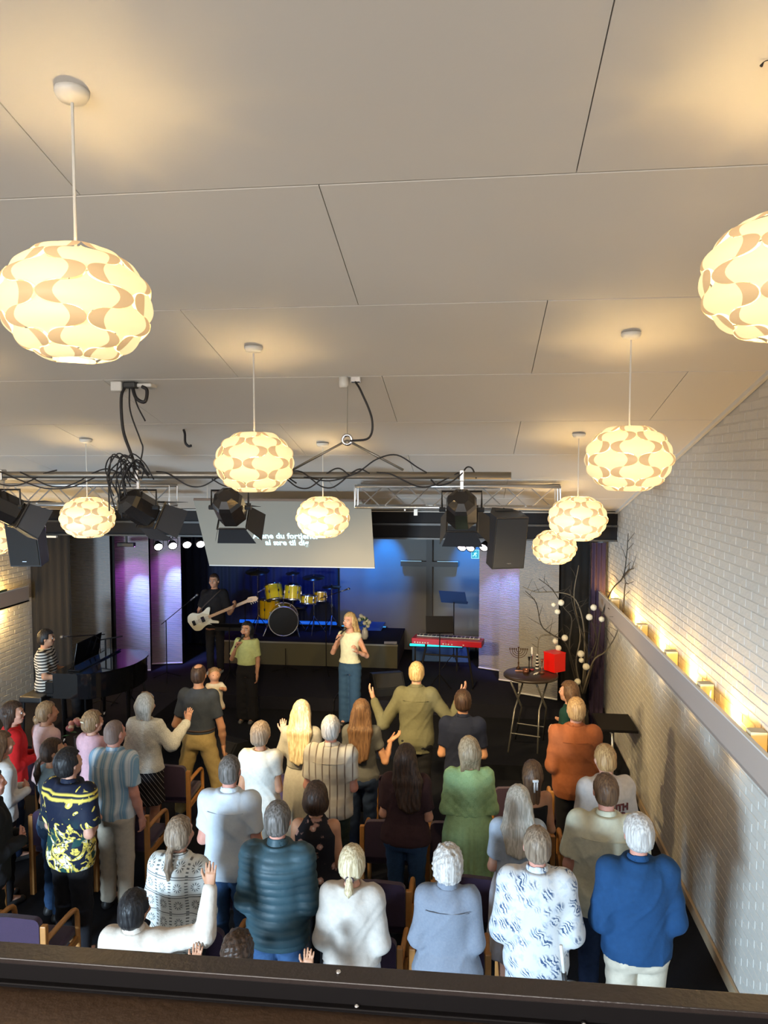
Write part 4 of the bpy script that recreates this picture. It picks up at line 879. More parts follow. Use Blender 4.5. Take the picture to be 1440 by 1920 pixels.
# ================================================================ branches with paper blossoms
bv = empty('branch_arrangement', (1.55, 11.1, .2), 0, 'tall bare branches with round white blossoms in a dark pot by the right wall', 'branches')
M_tw = mat('bare_twig', (.035, .028, .02), .8); M_twl = mat('pale_twig', (.13, .11, .08), .8)
MB().lathe([(0, 0), (.14, 0), (.19, .15), (.17, .34), (.18, .36), (.15, .36), (.14, .2)], n=24).build('pot', M_blackplas, bv, True)
L0 = Vector((1.55, 11.1, .2))
def P3(px, py, Y):
    while Vector(unproj(px, py, Y)).x > 2.0: Y -= .05
    return Vector(unproj(px, py, Y))-L0
br = [[(1090, 1300, 11.1), (1098, 1262, 11.05), (1100, 1215, 11.0), (1078, 1150, 10.95), (1068, 1105, 10.9)], [(1092, 1300, 11.1), (1112, 1240, 11.0), (1135, 1222, 10.9), (1155, 1190, 10.8), (1160, 1160, 10.7), (1140, 1140, 10.7)],
      [(1090, 1300, 11.1), (1100, 1245, 11.1), (1118, 1200, 11.1), (1108, 1160, 11.1), (1103, 1140, 11.1)], [(1088, 1300, 11.1), (1076, 1250, 11.0), (1060, 1205, 10.9), (1035, 1190, 10.8), (1015, 1172, 10.8), (1005, 1130, 10.8), (985, 1108, 10.8)],
      [(1092, 1300, 11.1), (1096, 1220, 11.1), (1092, 1160, 11.0), (1075, 1120, 11.0), (1040, 1110, 11.0), (1005, 1110, 10.9), (980, 1100, 10.9)], [(1096, 1300, 11.1), (1118, 1220, 11.1), (1130, 1150, 11.0), (1148, 1105, 10.9), (1168, 1082, 10.8), (1175, 1040, 10.8), (1178, 1000, 10.8)],
      [(1086, 1300, 11.1), (1070, 1240, 11.0), (1068, 1200, 10.9), (1072, 1160, 10.9), (1058, 1140, 10.9), (1035, 1105, 10.9), (1010, 1085, 10.9)], [(1092, 1300, 11.1), (1080, 1245, 11.0), (1088, 1190, 11.0), (1076, 1120, 11.0), (1085, 1060, 11.0)],
      [(1168, 1082, 10.8), (1178, 1070, 10.75), (1188, 1066, 10.7)], [(1160, 1160, 10.7), (1168, 1150, 10.7), (1172, 1098, 10.7), (1178, 1095, 10.7)], [(1035, 1190, 10.8), (1012, 1195, 10.8), (1008, 1230, 10.8)]]
for k, b_ in enumerate(br):
    pts = spline([P3(*q) for q in b_], 5); n = len(pts); MB().tube(pts, [.012*(1-.75*i/n)+.002 for i in range(n)], 6).build('branch', M_twl if k % 3 == 1 else M_tw, bv, True)
g = random.Random(12); tw = MB()
for b_ in br:
    pts = spline([P3(*q) for q in b_], 5)
    for i in range(6, len(pts)-1, 2):
        p = pts[i]; d = Vector((g.uniform(-1, 1), g.uniform(-.3, .3), g.uniform(.1, 1))).normalized()*g.uniform(.08, .24); q = p+d*.5+Vector((0, 0, .01)); tw.tube([p, q, p+d+Vector((0, 0, g.uniform(-.03, .05)))], [.004, .003, .0015], 4)
tw.build('twig', M_tw, bv)['kind'] = 'stuff'
for k, (px, py, s) in enumerate(((1052, 1130, 1), (1038, 1134, .75), (1045, 1147, .9), (1113, 1139, 1), (1105, 1157, 1.05), (1128, 1161, .9), (1059, 1196, 1), (1041, 1202, .9), (1047, 1215, .95), (1089, 1226, 1.1), (1090, 1238, .8), (1099, 1250, 1.1), (1083, 1278, 1.0))):
    R_ = .045*s; vs = []; bm = bmesh.new(); bmesh.ops.create_icosphere(bm, subdivisions=3, radius=R_)
    for v in bm.verts: v.co *= 1+.10*math.sin(v.co.x*240+k)*math.sin(v.co.y*230)*math.sin(v.co.z*250+k)
    me = bpy.data.meshes.new('paper_blossom'); bm.to_mesh(me); bm.free(); me.polygons.foreach_set('use_smooth', [True]*len(me.polygons)); me.materials.append(mat('cream_paper', (.66, .62, .5), .8))
    o = bpy.data.objects.new('paper_blossom', me); COL.objects.link(o); o.parent = bv; o.location = P3(px, py, 10.85)
# side table
q = (1.78, 9.75, 0); r = empty('side_table', (1.80, 9.50, 0), 0, 'black square side table against the right wall on one pale leg', 'table')
MB().box((0, 0, .93), (.46, .62, .035), bev=.004).build('tabletop', M_black, r); MB().tube([(-.02, 0, .02), (-.02, 0, .92)], .02, 10).build('pole', M_alu, r, True); MB().lathe([(0, 0), (.2, 0), (.2, .012), (.03, .03), (0, .03)], (-.02, 0, .202 if False else 0), 20).build('base', M_alu, r, True)
o = MB().lathe([(0, 0), (.033, 0), (.035, .12), (.02, .17), (.014, .2), (.014, .23), (0, .23)], (1.72, 8.2, 0), 14).build('water_bottle', mat('clear_glass', (.8, .85, .85), .05, trans=.9), None, True); tag(o, 'clear plastic bottle standing on the floor under the side table by the wall', 'bottle')
# cable on stage
o = MB().tube(spline([(-1.98, 11.15, .22), (-2.15, 11.4, .21), (-2.2, 11.62, .22), (-2.2, 11.69, .3), (-2.18, 11.74, .42), (-2.12, 12.4, .41), (-2.0, 13.0, .41)], 6), .008, 6).build('microphone_cable', M_cable, None, True); tag(o, 'black microphone cable running down the stage edge beside the blonde singer', 'cable')
# ================================================================ chairs
M_up = mat('aubergine_upholstery', (.032, .014, .042), .9, bump=.3, bs=200, sheen=.2, var=.15, vs=20)
def chair(loc, label, group):
    r = empty('hall_chair', loc, 0, label, 'chair', group)
    o = MB().box((0, .26, .44), (.50, .48, .075), bev=.025).build('seat', M_up, r, True)
    out = []; n = 8
    pts = [(-.235, .50), (.235, .50), (.235, .79)]+[(.235-.05*(1-math.cos(a*PI/2/n)), .79+.05*math.sin(a*PI/2/n)) for a in range(1, n+1)]+[(0, .85)]+[(-.185-.05*math.sin(a*PI/2/n), .84-.05*(1-math.cos(a*PI/2/n))) for a in range(0, n+1)]
    MB().prism(pts, -.022, .028, 'y').build('backrest', M_up, r)
    for s in (-1, 1):
        MB().box((s*.262, 0, .395), (.045, .045, .79), bev=.006).build('post', M_wood, r)
        MB().tube(spline([(s*.262, .02, .66), (s*.262, .30, .655), (s*.262, .43, .64), (s*.262, .475, .58), (s*.262, .48, .45), (s*.262, .49, .0)], 4), .021, 8).build('arm', M_wood, r, True)
        MB().box((s*.262, .25, .38), (.025, .46, .05)).build('side_rail', M_wood, r)
    MB().box((0, .47, .38), (.48, .025, .05)).build('front_rail', M_wood, r)
    return r
FEET = []
for px, py, hh in ((22, 1316, 1.68), (86, 1315, 1.66), (172, 1333, 1.6), (97, 1384, 1.68), (0, 1372, 1.66), (-6, 1432, 1.72), (130, 1402, 1.82), (213, 1350, 1.8), (272, 1301, 1.7), (430, 1416, 1.84), (488, 1354, 1.7), (565, 1314, 1.72), (620, 1342, 1.8), (678, 1311, 1.72),
                   (868, 1293, 1.82), (762, 1393, 1.72), (880, 1383, 1.72), (592, 1468, 1.68), (520, 1503, 1.86), (335, 1531, 1.74), (250, 1672, 1.52), (445, 1752, 1.42), (660, 1585, 1.68), (840, 1588, 1.66), (1008, 1551, 1.8), (972, 1471, 1.72), (998, 1425, 1.62), (1080, 1306, 1.86), (1137, 1397, 1.8), (1138, 1453, 1.88), (1198, 1528, 1.86)):
    a_ = Vector(unproj(px, py, 5.))-Vector((0, 0, H)); t_ = (hh-H)/a_.z; FEET.append((a_.x*t_, a_.y*t_))
def free_y(x, y):      # nudge a chair so that nobody stands in it
    for d in (0, .04, -.04, .08, -.08, .12, -.12, .16, -.16, .2, -.2, .25, -.25):
        if all(abs(fx-x) > .40 or fy+.13 < y+d-.03 or fy-.17 > y+d+.50 for fx, fy in FEET): return y+d
    return None
c0 = None; cols_r = [1.11, .49, -.13, -.74, -1.36, -1.98]; cols_l = [-3.36, -3.95, -4.54, -5.13, -5.72]
rn = ['in the row nearest the gallery', 'in the second row', 'in the third row', 'in the front row']; rowy = [5.02, 5.88, 6.75, 7.62]
cn = ['first from the right wall', 'second from the right wall', 'third from the right wall', 'fourth from the right wall', 'fifth from the right wall', 'at the aisle end']; ln = ['at the aisle end', 'second from the aisle', 'third from the aisle', 'fourth from the aisle', 'fifth from the aisle']
offs = {0: 0, 1: .10, 2: 0, 3: .0}
for i, y in enumerate(rowy):
    for k, x in enumerate(cols_r):
        x += offs[i]*(1 if k < 3 else 0); y_ = free_y(x, y)
        if y_ is None: continue
        lb = 'aubergine chair %s, right block, %s' % (rn[i], cn[k])
        if c0 is None: c0 = chair((x, y_, 0), lb, 'upholstered chairs of the right block')
        else: dup(c0, (x, y_, 0), random.Random(i*7+k).uniform(-.03, .03), lb, 'upholstered chairs of the right block')
for i, y in enumerate([4.95, 5.82, 6.70, 7.75]):
    for k, x in enumerate(cols_l):
        y_ = free_y(x, y)
        if y_ is None: continue
        dup(c0, (x, y_, 0), random.Random(i*5+k).uniform(-.04, .04), 'aubergine chair %s, left block, %s' % (rn[i], ln[k]), 'upholstered chairs of the left block')

# ================================================================ people: signed distance fields turned into smooth continuous surfaces
class Field:
    def __init__(s, lo, hi, h):
        s.lo = np.array(lo, np.float32); s.h = h; s.n = np.maximum(4, np.ceil((np.array(hi)-np.array(lo))/h).astype(int)+1)
        s.F = np.full(tuple(s.n), .5, np.float32); s.ax = [s.lo[i]+h*np.arange(s.n[i], dtype=np.float32) for i in range(3)]
    def sub(s, lo, hi):
        sl = []; 
        for i in range(3):
            a = max(0, int((lo[i]-s.lo[i])/s.h)); b = min(s.n[i], int((hi[i]-s.lo[i])/s.h)+2)
            if b <= a: return None
            sl.append(slice(a, b))
        g = [s.ax[i][sl[i]] for i in range(3)]
        return tuple(sl), g[0][:, None, None], g[1][None, :, None], g[2][None, None, :]
    def merge(s, sl, d, k):
        A = s.F[sl]
        if k > 0:
            hh = np.maximum(k-np.abs(A-d), 0)/k; s.F[sl] = np.minimum(A, d)-hh*hh*k*.25
        else: s.F[sl] = np.minimum(A, d)
    def cone(s, a, b, ra, rb, k=.03, pad=.07):
        a, b = np.array(a, np.float32), np.array(b, np.float32); m = max(ra, rb)+pad
        q = s.sub(np.minimum(a, b)-m, np.maximum(a, b)+m)
        if q is None: return
        sl, X, Y, Z = q; ba = b-a; L = float(ba@ba)+1e-9
        t = np.clip(((X-a[0])*ba[0]+(Y-a[1])*ba[1]+(Z-a[2])*ba[2])/L, 0, 1)
        dx, dy, dz = X-a[0]-ba[0]*t, Y-a[1]-ba[1]*t, Z-a[2]-ba[2]*t
        s.merge(sl, np.sqrt(dx*dx+dy*dy+dz*dz)-(ra+(rb-ra)*t), k)
    def ell(s, c, r, R=None, k=.03, pad=.07):
        m = max(r)+pad; q = s.sub(np.array(c)-m, np.array(c)+m)
        if q is None: return
        sl, X, Y, Z = q; x, y, z = X-c[0], Y-c[1], Z-c[2]
        if R is not None: x, y, z = R[0][0]*x+R[1][0]*y+R[2][0]*z, R[0][1]*x+R[1][1]*y+R[2][1]*z, R[0][2]*x+R[1][2]*y+R[2][2]*z
        u = np.sqrt((x/r[0])**2+(y/r[1])**2+(z/r[2])**2); g = np.sqrt((x/r[0]**2)**2+(y/r[1]**2)**2+(z/r[2]**2)**2)+1e-6
        s.merge(sl, u*(u-1)/g, k)
    def prof(s, zs, A, B, cx, cy, k=.03, ripple=None, pw=2.):
        """stack of superellipses: half width A, half depth B, centre cx, cy at heights zs (ascending)"""
        q = s.sub((-1, -1, zs[0]-.05), (1, 1, zs[-1]+.05))
        if q is None: return
        sl, X, Y, Z = q; z = Z[0, 0]; a = np.interp(z, zs, A).astype(np.float32); b = np.interp(z, zs, B).astype(np.float32); x0 = np.interp(z, zs, cx).astype(np.float32); y0 = np.interp(z, zs, cy).astype(np.float32)
        x, y = X-x0, Y-y0; rr = 1.
        if ripple is not None:
            th = np.arctan2(x, y+0*x); rr = 1+ripple(th, Z)
        u = ((np.abs(x)/a)**pw+(np.abs(y)/b)**pw)**(1/pw)/rr
        d = (u-1)*np.minimum(a, b); d = np.maximum(d, np.maximum(zs[0]-Z, Z-zs[-1])); s.merge(sl, d.astype(np.float32), k)
    def all(s): return s.ax[0][:, None, None], s.ax[1][None, :, None], s.ax[2][None, None, :]
    def cut(s, d): s.F = np.maximum(s.F, d.astype(np.float32))
    def mesh(s):
        F = s.F.copy(); F[0] = F[-1] = .5; F[:, 0] = F[:, -1] = .5; F[:, :, 0] = F[:, :, -1] = .5
        I = F < 0; nx, ny, nz = F.shape
        c = np.zeros((nx-1, ny-1, nz-1), np.int8)
        for i in (0, 1):
            for j in (0, 1):
                for k in (0, 1): c += I[i:nx-1+i, j:ny-1+j, k:nz-1+k]
        act = (c > 0) & (c < 8); idx = np.argwhere(act); N = len(idx)
        if N == 0: return np.zeros((0, 3)), np.zeros((0, 4), int)
        ID = -np.ones(act.shape, np.int64); ID[act] = np.arange(N)
        P = np.zeros((N, 3)); W = np.zeros(N); C = [(i, j, k) for i in (0, 1) for j in (0, 1) for k in (0, 1)]
        V = {q: F[idx[:, 0]+q[0], idx[:, 1]+q[1], idx[:, 2]+q[2]] for q in C}
        for a in range(8):
            for b in range(a+1, 8):
                p, q = C[a], C[b]
                if sum(abs(p[i]-q[i]) for i in range(3)) != 1: continue
                x, y = V[p], V[q]; m = (x < 0) != (y < 0); t = np.where(m, x/(x-y+1e-12), 0)
                for i in range(3): P[:, i] += np.where(m, p[i]+(q[i]-p[i])*t, 0)
                W += m
        P = (P/W[:, None]+idx)*s.h+s.lo
        Q = []
        A = I[:-1, 1:-1, 1:-1] != I[1:, 1:-1, 1:-1]; e = np.argwhere(A); fl = I[:-1, 1:-1, 1:-1][A]; i, j, k = e[:, 0], e[:, 1]+1, e[:, 2]+1
        q = np.stack([ID[i, j-1, k-1], ID[i, j, k-1], ID[i, j, k], ID[i, j-1, k]], 1); q[~fl] = q[~fl][:, ::-1]; Q.append(q)
        A = I[1:-1, :-1, 1:-1] != I[1:-1, 1:, 1:-1]; e = np.argwhere(A); fl = I[1:-1, :-1, 1:-1][A]; i, j, k = e[:, 0]+1, e[:, 1], e[:, 2]+1
        q = np.stack([ID[i-1, j, k-1], ID[i-1, j, k], ID[i, j, k], ID[i, j, k-1]], 1); q[~fl] = q[~fl][:, ::-1]; Q.append(q)
        A = I[1:-1, 1:-1, :-1] != I[1:-1, 1:-1, 1:]; e = np.argwhere(A); fl = I[1:-1, 1:-1, :-1][A]; i, j, k = e[:, 0]+1, e[:, 1]+1, e[:, 2]
        q = np.stack([ID[i-1, j-1, k], ID[i, j-1, k], ID[i, j, k], ID[i-1, j, k]], 1); q[~fl] = q[~fl][:, ::-1]; Q.append(q)
        return P, np.concatenate(Q)
def mk(name, parts, mats, parent, mi=None):
    """parts: list of (verts, quads); joined into one mesh object"""
    V = []; Q = []; M = []; b = 0
    for n_, (v, q) in enumerate(parts):
        V.append(v); Q.append(q+b); M.append(np.full(len(q), mi[n_] if mi else 0)); b += len(v)
    V = np.concatenate(V); Q = np.concatenate(Q); me = bpy.data.meshes.new(name); me.vertices.add(len(V)); me.vertices.foreach_set('co', V.astype(np.float32).ravel())
    me.loops.add(len(Q)*4); me.loops.foreach_set('vertex_index', Q.astype(np.int32).ravel()); me.polygons.add(len(Q)); me.polygons.foreach_set('loop_start', np.arange(0, len(Q)*4, 4, dtype=np.int32))
    me.polygons.foreach_set('use_smooth', np.ones(len(Q), bool)); me.update(calc_edges=True)
    for m in (mats if isinstance(mats, (list, tuple)) else [mats]): me.materials.append(m)
    if mi: me.polygons.foreach_set('material_index', np.concatenate(M).astype(np.int32))
    o = bpy.data.objects.new(name, me); COL.objects.link(o); o.parent = parent; return o
def unit(v): v = np.array(v, float); return v/(np.linalg.norm(v)+1e-9)
def hand(wr, d, nrm, side, curl=.35, spread=.10, sc=1., hh=.0055):
    """palm, four fingers and thumb. d: direction of the fingers, nrm: palm normal (fingers curl towards it), side: +1 thumb on cross(d, nrm)"""
    d = unit(d); nrm = np.array(nrm, float); nrm = unit(nrm-d*(nrm@d)); t = np.cross(d, nrm)*side; wr = np.array(wr, float)
    L = .22*sc; f = Field(wr-L, wr+L, hh); P = lambda a, b, c: wr+(d*a+t*b+nrm*c)*sc
    f.cone(P(-.03, 0, 0), P(.02, 0, 0), .024*sc, .025*sc, .02)
    for b in (-.026, -.009, .009, .026): f.cone(P(.018, b*.7, 0), P(.082, b, 0), .015*sc, .0125*sc, .018)
    for i, (b, l, r) in enumerate(((.030, .066, .0088), (.010, .076, .0092), (-.010, .070, .0088), (-.029, .054, .0078))):
        sp = spread*(1.5-i)/1.5; p = np.array([.088, b, 0.]); a = curl*.5; dd = lambda a_: np.array([math.cos(a_)*math.cos(sp), math.cos(a_)*math.sin(sp), math.sin(a_)])
        for j, q in enumerate((.45, .31, .24)):
            n_ = p+dd(a)*l*q; f.cone(P(*p), P(*n_), r*sc*(1-.06*j), r*sc*(.94-.06*j), .004); p = n_; a += curl*(1., .9, .7)[j]
    f.cone(P(.018, .022, .004), P(.050, .050, .014), .0150*sc, .012*sc, .015); f.cone(P(.050, .050, .014), P(.078, .060+spread*.08, .020), .011*sc, .0095*sc, .004); f.cone(P(.078, .06+spread*.08, .02), P(.100, .062+spread*.1, .028), .0095*sc, .008*sc, .004)
    return f.mesh()
SK = {}
def skin(k):
    return pattern('skin_'+k, 'skin', {'fair': ((.62, .36, .26), (.52, .25, .17)), 'tan': ((.50, .27, .16), (.42, .20, .12)), 'pink': ((.62, .32, .25), (.52, .22, .16)), 'brown': ((.30, .15, .09), (.24, .11, .06))}[k], rough=.5, bump=.08)
HC = {'black': ((.008, .007, .008), (.02, .018, .018)), 'dark': ((.025, .014, .009), (.06, .032, .02)), 'brown': ((.07, .036, .02), (.13, .07, .035)), 'light': ((.17, .10, .05), (.30, .19, .10)), 'blonde': ((.32, .20, .08), (.55, .40, .20)),
      'platinum': ((.40, .31, .18), (.66, .56, .38)), 'grey': ((.20, .18, .15), (.36, .33, .29)), 'darkgrey': ((.07, .06, .05), (.17, .15, .14)), 'white': ((.36, .33, .31), (.60, .57, .54)), 'ash': ((.24, .18, .11), (.42, .33, .22)), 'greybrown': ((.14, .10, .07), (.28, .21, .15)), 'silver': ((.36, .34, .29), (.55, .52, .47)), 'shaved': ((.16, .11, .09), (.20, .14, .12)), 'strawb': ((.27, .15, .06), (.46, .28, .12))}
def hairm(k): return pattern('hair_'+k, 'streak', HC[k], rough=.45, bump=.6)
def person(loc, yaw=0., h=1.75, label='', sex='m', wd=1., belly=0., sk='fair', hair='brown', style='short', hp=.0, hy=0., arms=None, hands=None, top=None, bottom=None, res=.0125, group=None, face=False, extra=None, lean=0., shoe=None, legs=None, name='person', fine=False, sit=None):
    """loc: feet; yaw: 0 looks to the stage. top: dict(m, hem, sleeve, ease, style...), bottom: dict(kind, m, ...)."""
    s = h/1.75; R = empty(name, loc, yaw, label, 'person', group)
    male = sex == 'm'
    Zf = lambda f_: f_*h
    # ---- joints
    shx = (.152 if male else .134)*s*(.5+.5*wd); shz = .797*h; hipx = .085*s*(.6+.4*wd)
    sw = 1 if male else .90
    J = {}
    arms = arms or {}
    AR = {}
    for sd, key in ((-1, 'L'), (1, 'R')):
        sp = arms.get(key, 'front'); S_ = np.array([sd*shx, -.005, shz])
        if sp == 'front': E_ = np.array([sd*(shx+.052*s+.02*(wd-1)), -.02, .625*h]); W_ = np.array([sd*.075*s, .21*s+.03*(wd-1), .635*h]); hd = (-sd*.7, .3, .15); nr = (-sd*.1, -1, 0); cu = .5
        elif sp == 'down': E_ = np.array([sd*(shx+.060*s+.02*(wd-1)), -.02, .63*h]); W_ = np.array([sd*(shx+.075*s+.02*(wd-1)), .06, .485*h]); hd = (0, .15, -1); nr = (-sd, .1, 0); cu = .5
        elif sp == 'pocket': E_ = np.array([sd*(shx+.12*s), -.05, .63*h]); W_ = np.array([sd*(shx+.02*s), .05, .515*h]); hd = (-sd*.3, .2, -1); nr = (-sd, .1, 0); cu = .4
        else: E_, W_ = np.array(sp[0], float), np.array(sp[1], float); hd, nr, cu = (sp[2], sp[3], sp[4]) if len(sp) > 2 else ((0, 0, 1), (0, 1, 0), .3)
        AR[key] = (sd, S_, E_, W_, hd, nr, cu)
    ua, fa = (.047, .036) if male else (.042, .031); ua *= s*(.6+.4*wd); fa *= s*(.7+.3*wd)
    # ---- head frame
    nk = np.array([0, -.005+.0*s, .845*h]); hr = np.array((.0785, .100, .122))*(s**.5)
    Rm = np.array(Euler((hp, 0, hy), 'XYZ').to_matrix()); hc = nk+Rm @ np.array([0, .018, h-nk[2]-hr[2]-.004]); T = lambda p: hc+Rm @ np.array(p)
    sf = s**.5
    # ---- torso profile
    zz = np.array([.46, .50, .545, .60, .66, .72, .77, .805, .83, .85])*h
    if male: a_ = [.145, .162, .158, .142, .145, .160, .162, .128, .080, .055]; b_ = [.095, .112, .110, .105, .108, .118, .112, .09, .066, .055]
    else: a_ = [.148, .172, .164, .130, .124, .138, .140, .110, .068, .047]; b_ = [.098, .122, .112, .092, .092, .108, .104, .082, .06, .048]
    a_ = np.array(a_)*s*wd; b_ = np.array(b_)*s*(.5+.5*wd); a_[-2:] /= wd**.7
    bel = np.array([0, .3, .8, 1, .8, .4, 0, 0, 0, 0])*belly; b_ = b_+bel*.5; cy_ = bel*.5+np.array([0, -.012, -.012, .004, .008, 0, -.006, -.010, -.008, 0])*s
    cx_ = np.zeros(10)
    # ---- body
    lo = [min(-.30*s*wd, *(min(AR[k][2][0], AR[k][3][0])-.1 for k in AR)), min(-.22, *(min(AR[k][2][1], AR[k][3][1])-.1 for k in AR)), -.02]
    hi = [max(.30*s*wd, *(max(AR[k][2][0], AR[k][3][0])+.1 for k in AR)), max(.27, *(max(AR[k][2][1], AR[k][3][1])+.1 for k in AR)), max(h+.03, *(AR[k][3][2]+.06 for k in AR))]
    if sit: hi[1] = max(hi[1], .62)
    LG = {}
    for sd in (-1, 1):
        if sit: Hp, K, An = np.array([sd*hipx, 0, .50*h]), np.array([sd*.13, .44*s, .50*h-.03]), np.array([sd*.13, .46*s, .50*h-.46*s])
        else:
            st = (legs or 1.)*1.0; Hp, K, An = np.array([sd*hipx, 0, .50*h]), np.array([sd*hipx*1.05*st, .01, .275*h]), np.array([sd*hipx*1.05*(st*1.25 if legs else 1), -.01, .045*h])
        LG[sd] = (Hp, K, An)
    if sit: lo[2] = LG[1][2][2]-.12
    B = Field(lo, hi, res+.0015)
    B.prof(zz, a_, b_, cx_, cy_, .0)
    for key, (sd, S_, E_, W_, hd, nr, cu) in AR.items():
        B.ell(S_, (.052*s*sw, .050*s, .052*s), k=.05); B.cone(S_, E_, ua*1.08, ua*.86, .04); B.cone(E_, E_*.6+W_*.4, ua*.86, fa*1.12, .02); B.cone(E_*.6+W_*.4, W_, fa*1.12, fa*.66, .02)
    for sd in (-1, 1):
        Hp, K, An = LG[sd]; th = .083*s*(.4+.6*wd)
        B.cone(Hp, K, th, .056*s, .05); B.cone(K, K*.65+An*.35, .054*s, .056*s, .02); B.cone(K*.65+An*.35, An, .056*s, .036*s, .02); B.cone(An, An+np.array([0, .13*s, -.045*s]), .035*s, .028*s, .02)
    B.cone(nk-[0, .005, .05*s], hc-Rm @ np.array([0, .02, .04]), .052*s*(1 if male else .88), .050*s*(1 if male else .88), .03)
    parts = [B.mesh()]
    # head at finer resolution
    HF = Field(hc-.17, hc+.17, .0085 if not fine else .0065)
    HF.ell(T((0, -.012, .018)), (hr[0], hr[1]*.97, hr[2]*.84), Rm, 0); HF.ell(T((0, .028, -.045)), (hr[0]*.74, hr[1]*.66, hr[2]*.60), Rm, .035)
    HF.cone(T((0, .062, -.088)), T((0, .068, -.09)), .020*sf, .018*sf, .025)                                     # chin
    HF.cone(T((0, .090, .012)), T((0, .106, -.022)), .009*sf, .013*sf, .010); HF.cone(T((-.011, .098, -.028)), T((.011, .098, -.028)), .009, .009, .006)   # nose
    HF.cone(T((-.035, .078, .024)), T((.035, .078, .024)), .012, .012, .02)                                        # brow
    HF.cone(T((-.016, .088, -.055)), T((.016, .088, -.055)), .0075, .0075, .008)                                   # lips
    for sd in (-1, 1):
        HF.ell(T((sd*.045, .062, -.025)), (.024, .022, .02), Rm, .02)
        HF.ell(T((sd*(hr[0]+.004), -.008, -.008)), (.008, .019, .031), Rm, .006)
    X, Y, Z = HF.all(); HF.cone(hc-Rm @ np.array([0, .028, .03]), nk-[0, .003, -.01], .050*s*(1 if male else .88), .052*s*(1 if male else .88), .03)
    for sd in (-1, 1):
        e = T((sd*.031, .088, .006)); d = np.sqrt((X-e[0])**2+(Y-e[1])**2+(Z-e[2])**2)-.013; HF.F = np.maximum(HF.F, -d)
    HF.cut(nk[2]+.005-Z)
    parts.append(HF.mesh())
    for key, (sd, S_, E_, W_, hd, nr, cu) in AR.items():
        if (hands or {}).get(key, True) is None: continue
        sd_ = 1 if key == 'R' else -1
        # thumb side: chosen so that thumb points up / inward
        parts.append(hand(W_, hd, nr, (hands or {}).get(key, 1) if isinstance((hands or {}).get(key, 1), int) and not isinstance((hands or {}).get(key, 1), bool) else 1, curl=cu, sc=s**.6*(1 if male else .92)))
    mk('body', parts, skin(sk), R)
    if face or fine:
        for sd in (-1, 1):
            bm = bmesh.new(); bmesh.ops.create_icosphere(bm, subdivisions=2, radius=.0125); me = bpy.data.meshes.new('eye'); bm.to_mesh(me); bm.free(); me.polygons.foreach_set('use_smooth', [True]*len(me.polygons))
            me.materials.append(mat('eye_white', (.55, .5, .45), .2)); o = bpy.data.objects.new('eye', me); COL.objects.link(o); o.parent = R; o.location = T((sd*.031, .082, .006))
            me.materials.append(mat('iris_dark', (.03, .02, .015), .1)); d = Rm @ np.array([0, 1, -.15])
            for p in me.polygons:
                if Vector(p.center).normalized().dot(Vector(d)) > .86: p.material_index = 1
            br = MB().tube([T((sd*.014, .096, .028)), T((sd*.032, .095, .033)), T((sd*.050, .082, .027))], .0035, 6).build('eyebrow', hairm(hair if hair not in ('blonde', 'platinum') else 'light'), R, True)
        MB().tube([T((-.022, .086, -.054)), T((-.008, .096, -.051)), T((0, .097, -.053)), T((.008, .096, -.051)), T((.022, .086, -.054))], .0038, 6).tube([T((-.018, .088, -.059)), T((0, .096, -.064)), T((.018, .088, -.059))], .0045, 6).build('lips', mat('lip_'+sk, (.40, .10, .09), .4), R, True)
    # ---- hair
    if style: hair_mesh(R, T, Rm, hc, hr, nk, h, s, hair, style)
    # ---- clothes
    if bottom: clothes_bottom(R, bottom, h, s, wd, zz, a_, b_, cy_, LG, sit)
    if top: clothes_top(R, top, h, s, wd, zz, a_, b_, cx_, cy_, AR, ua, fa, nk, male, res)
    if not sit or True:
        for sd in (-1, 1):
            An = LG[sd][2]; f = Field(An-[.09, .12, .13], An+[.09, .26, .09], .013); f.cone(An+np.array([0, -.035, -.045*s]), An+np.array([0, .14*s, -.055*s]), .042*s, .038*s, .02); f.cone(An+np.array([0, -.02, .0]), An+np.array([0, -.01, -.04]), .042*s, .045*s, .02)
            f.cut(-(f.all()[2]-(An[2]-.045*h+.002))); f.cut(f.all()[2]-(An[2]+.012))
            mk('shoe', [f.mesh()], shoe or mat('dark_shoe', (.02, .018, .018), .5), R)
    return R
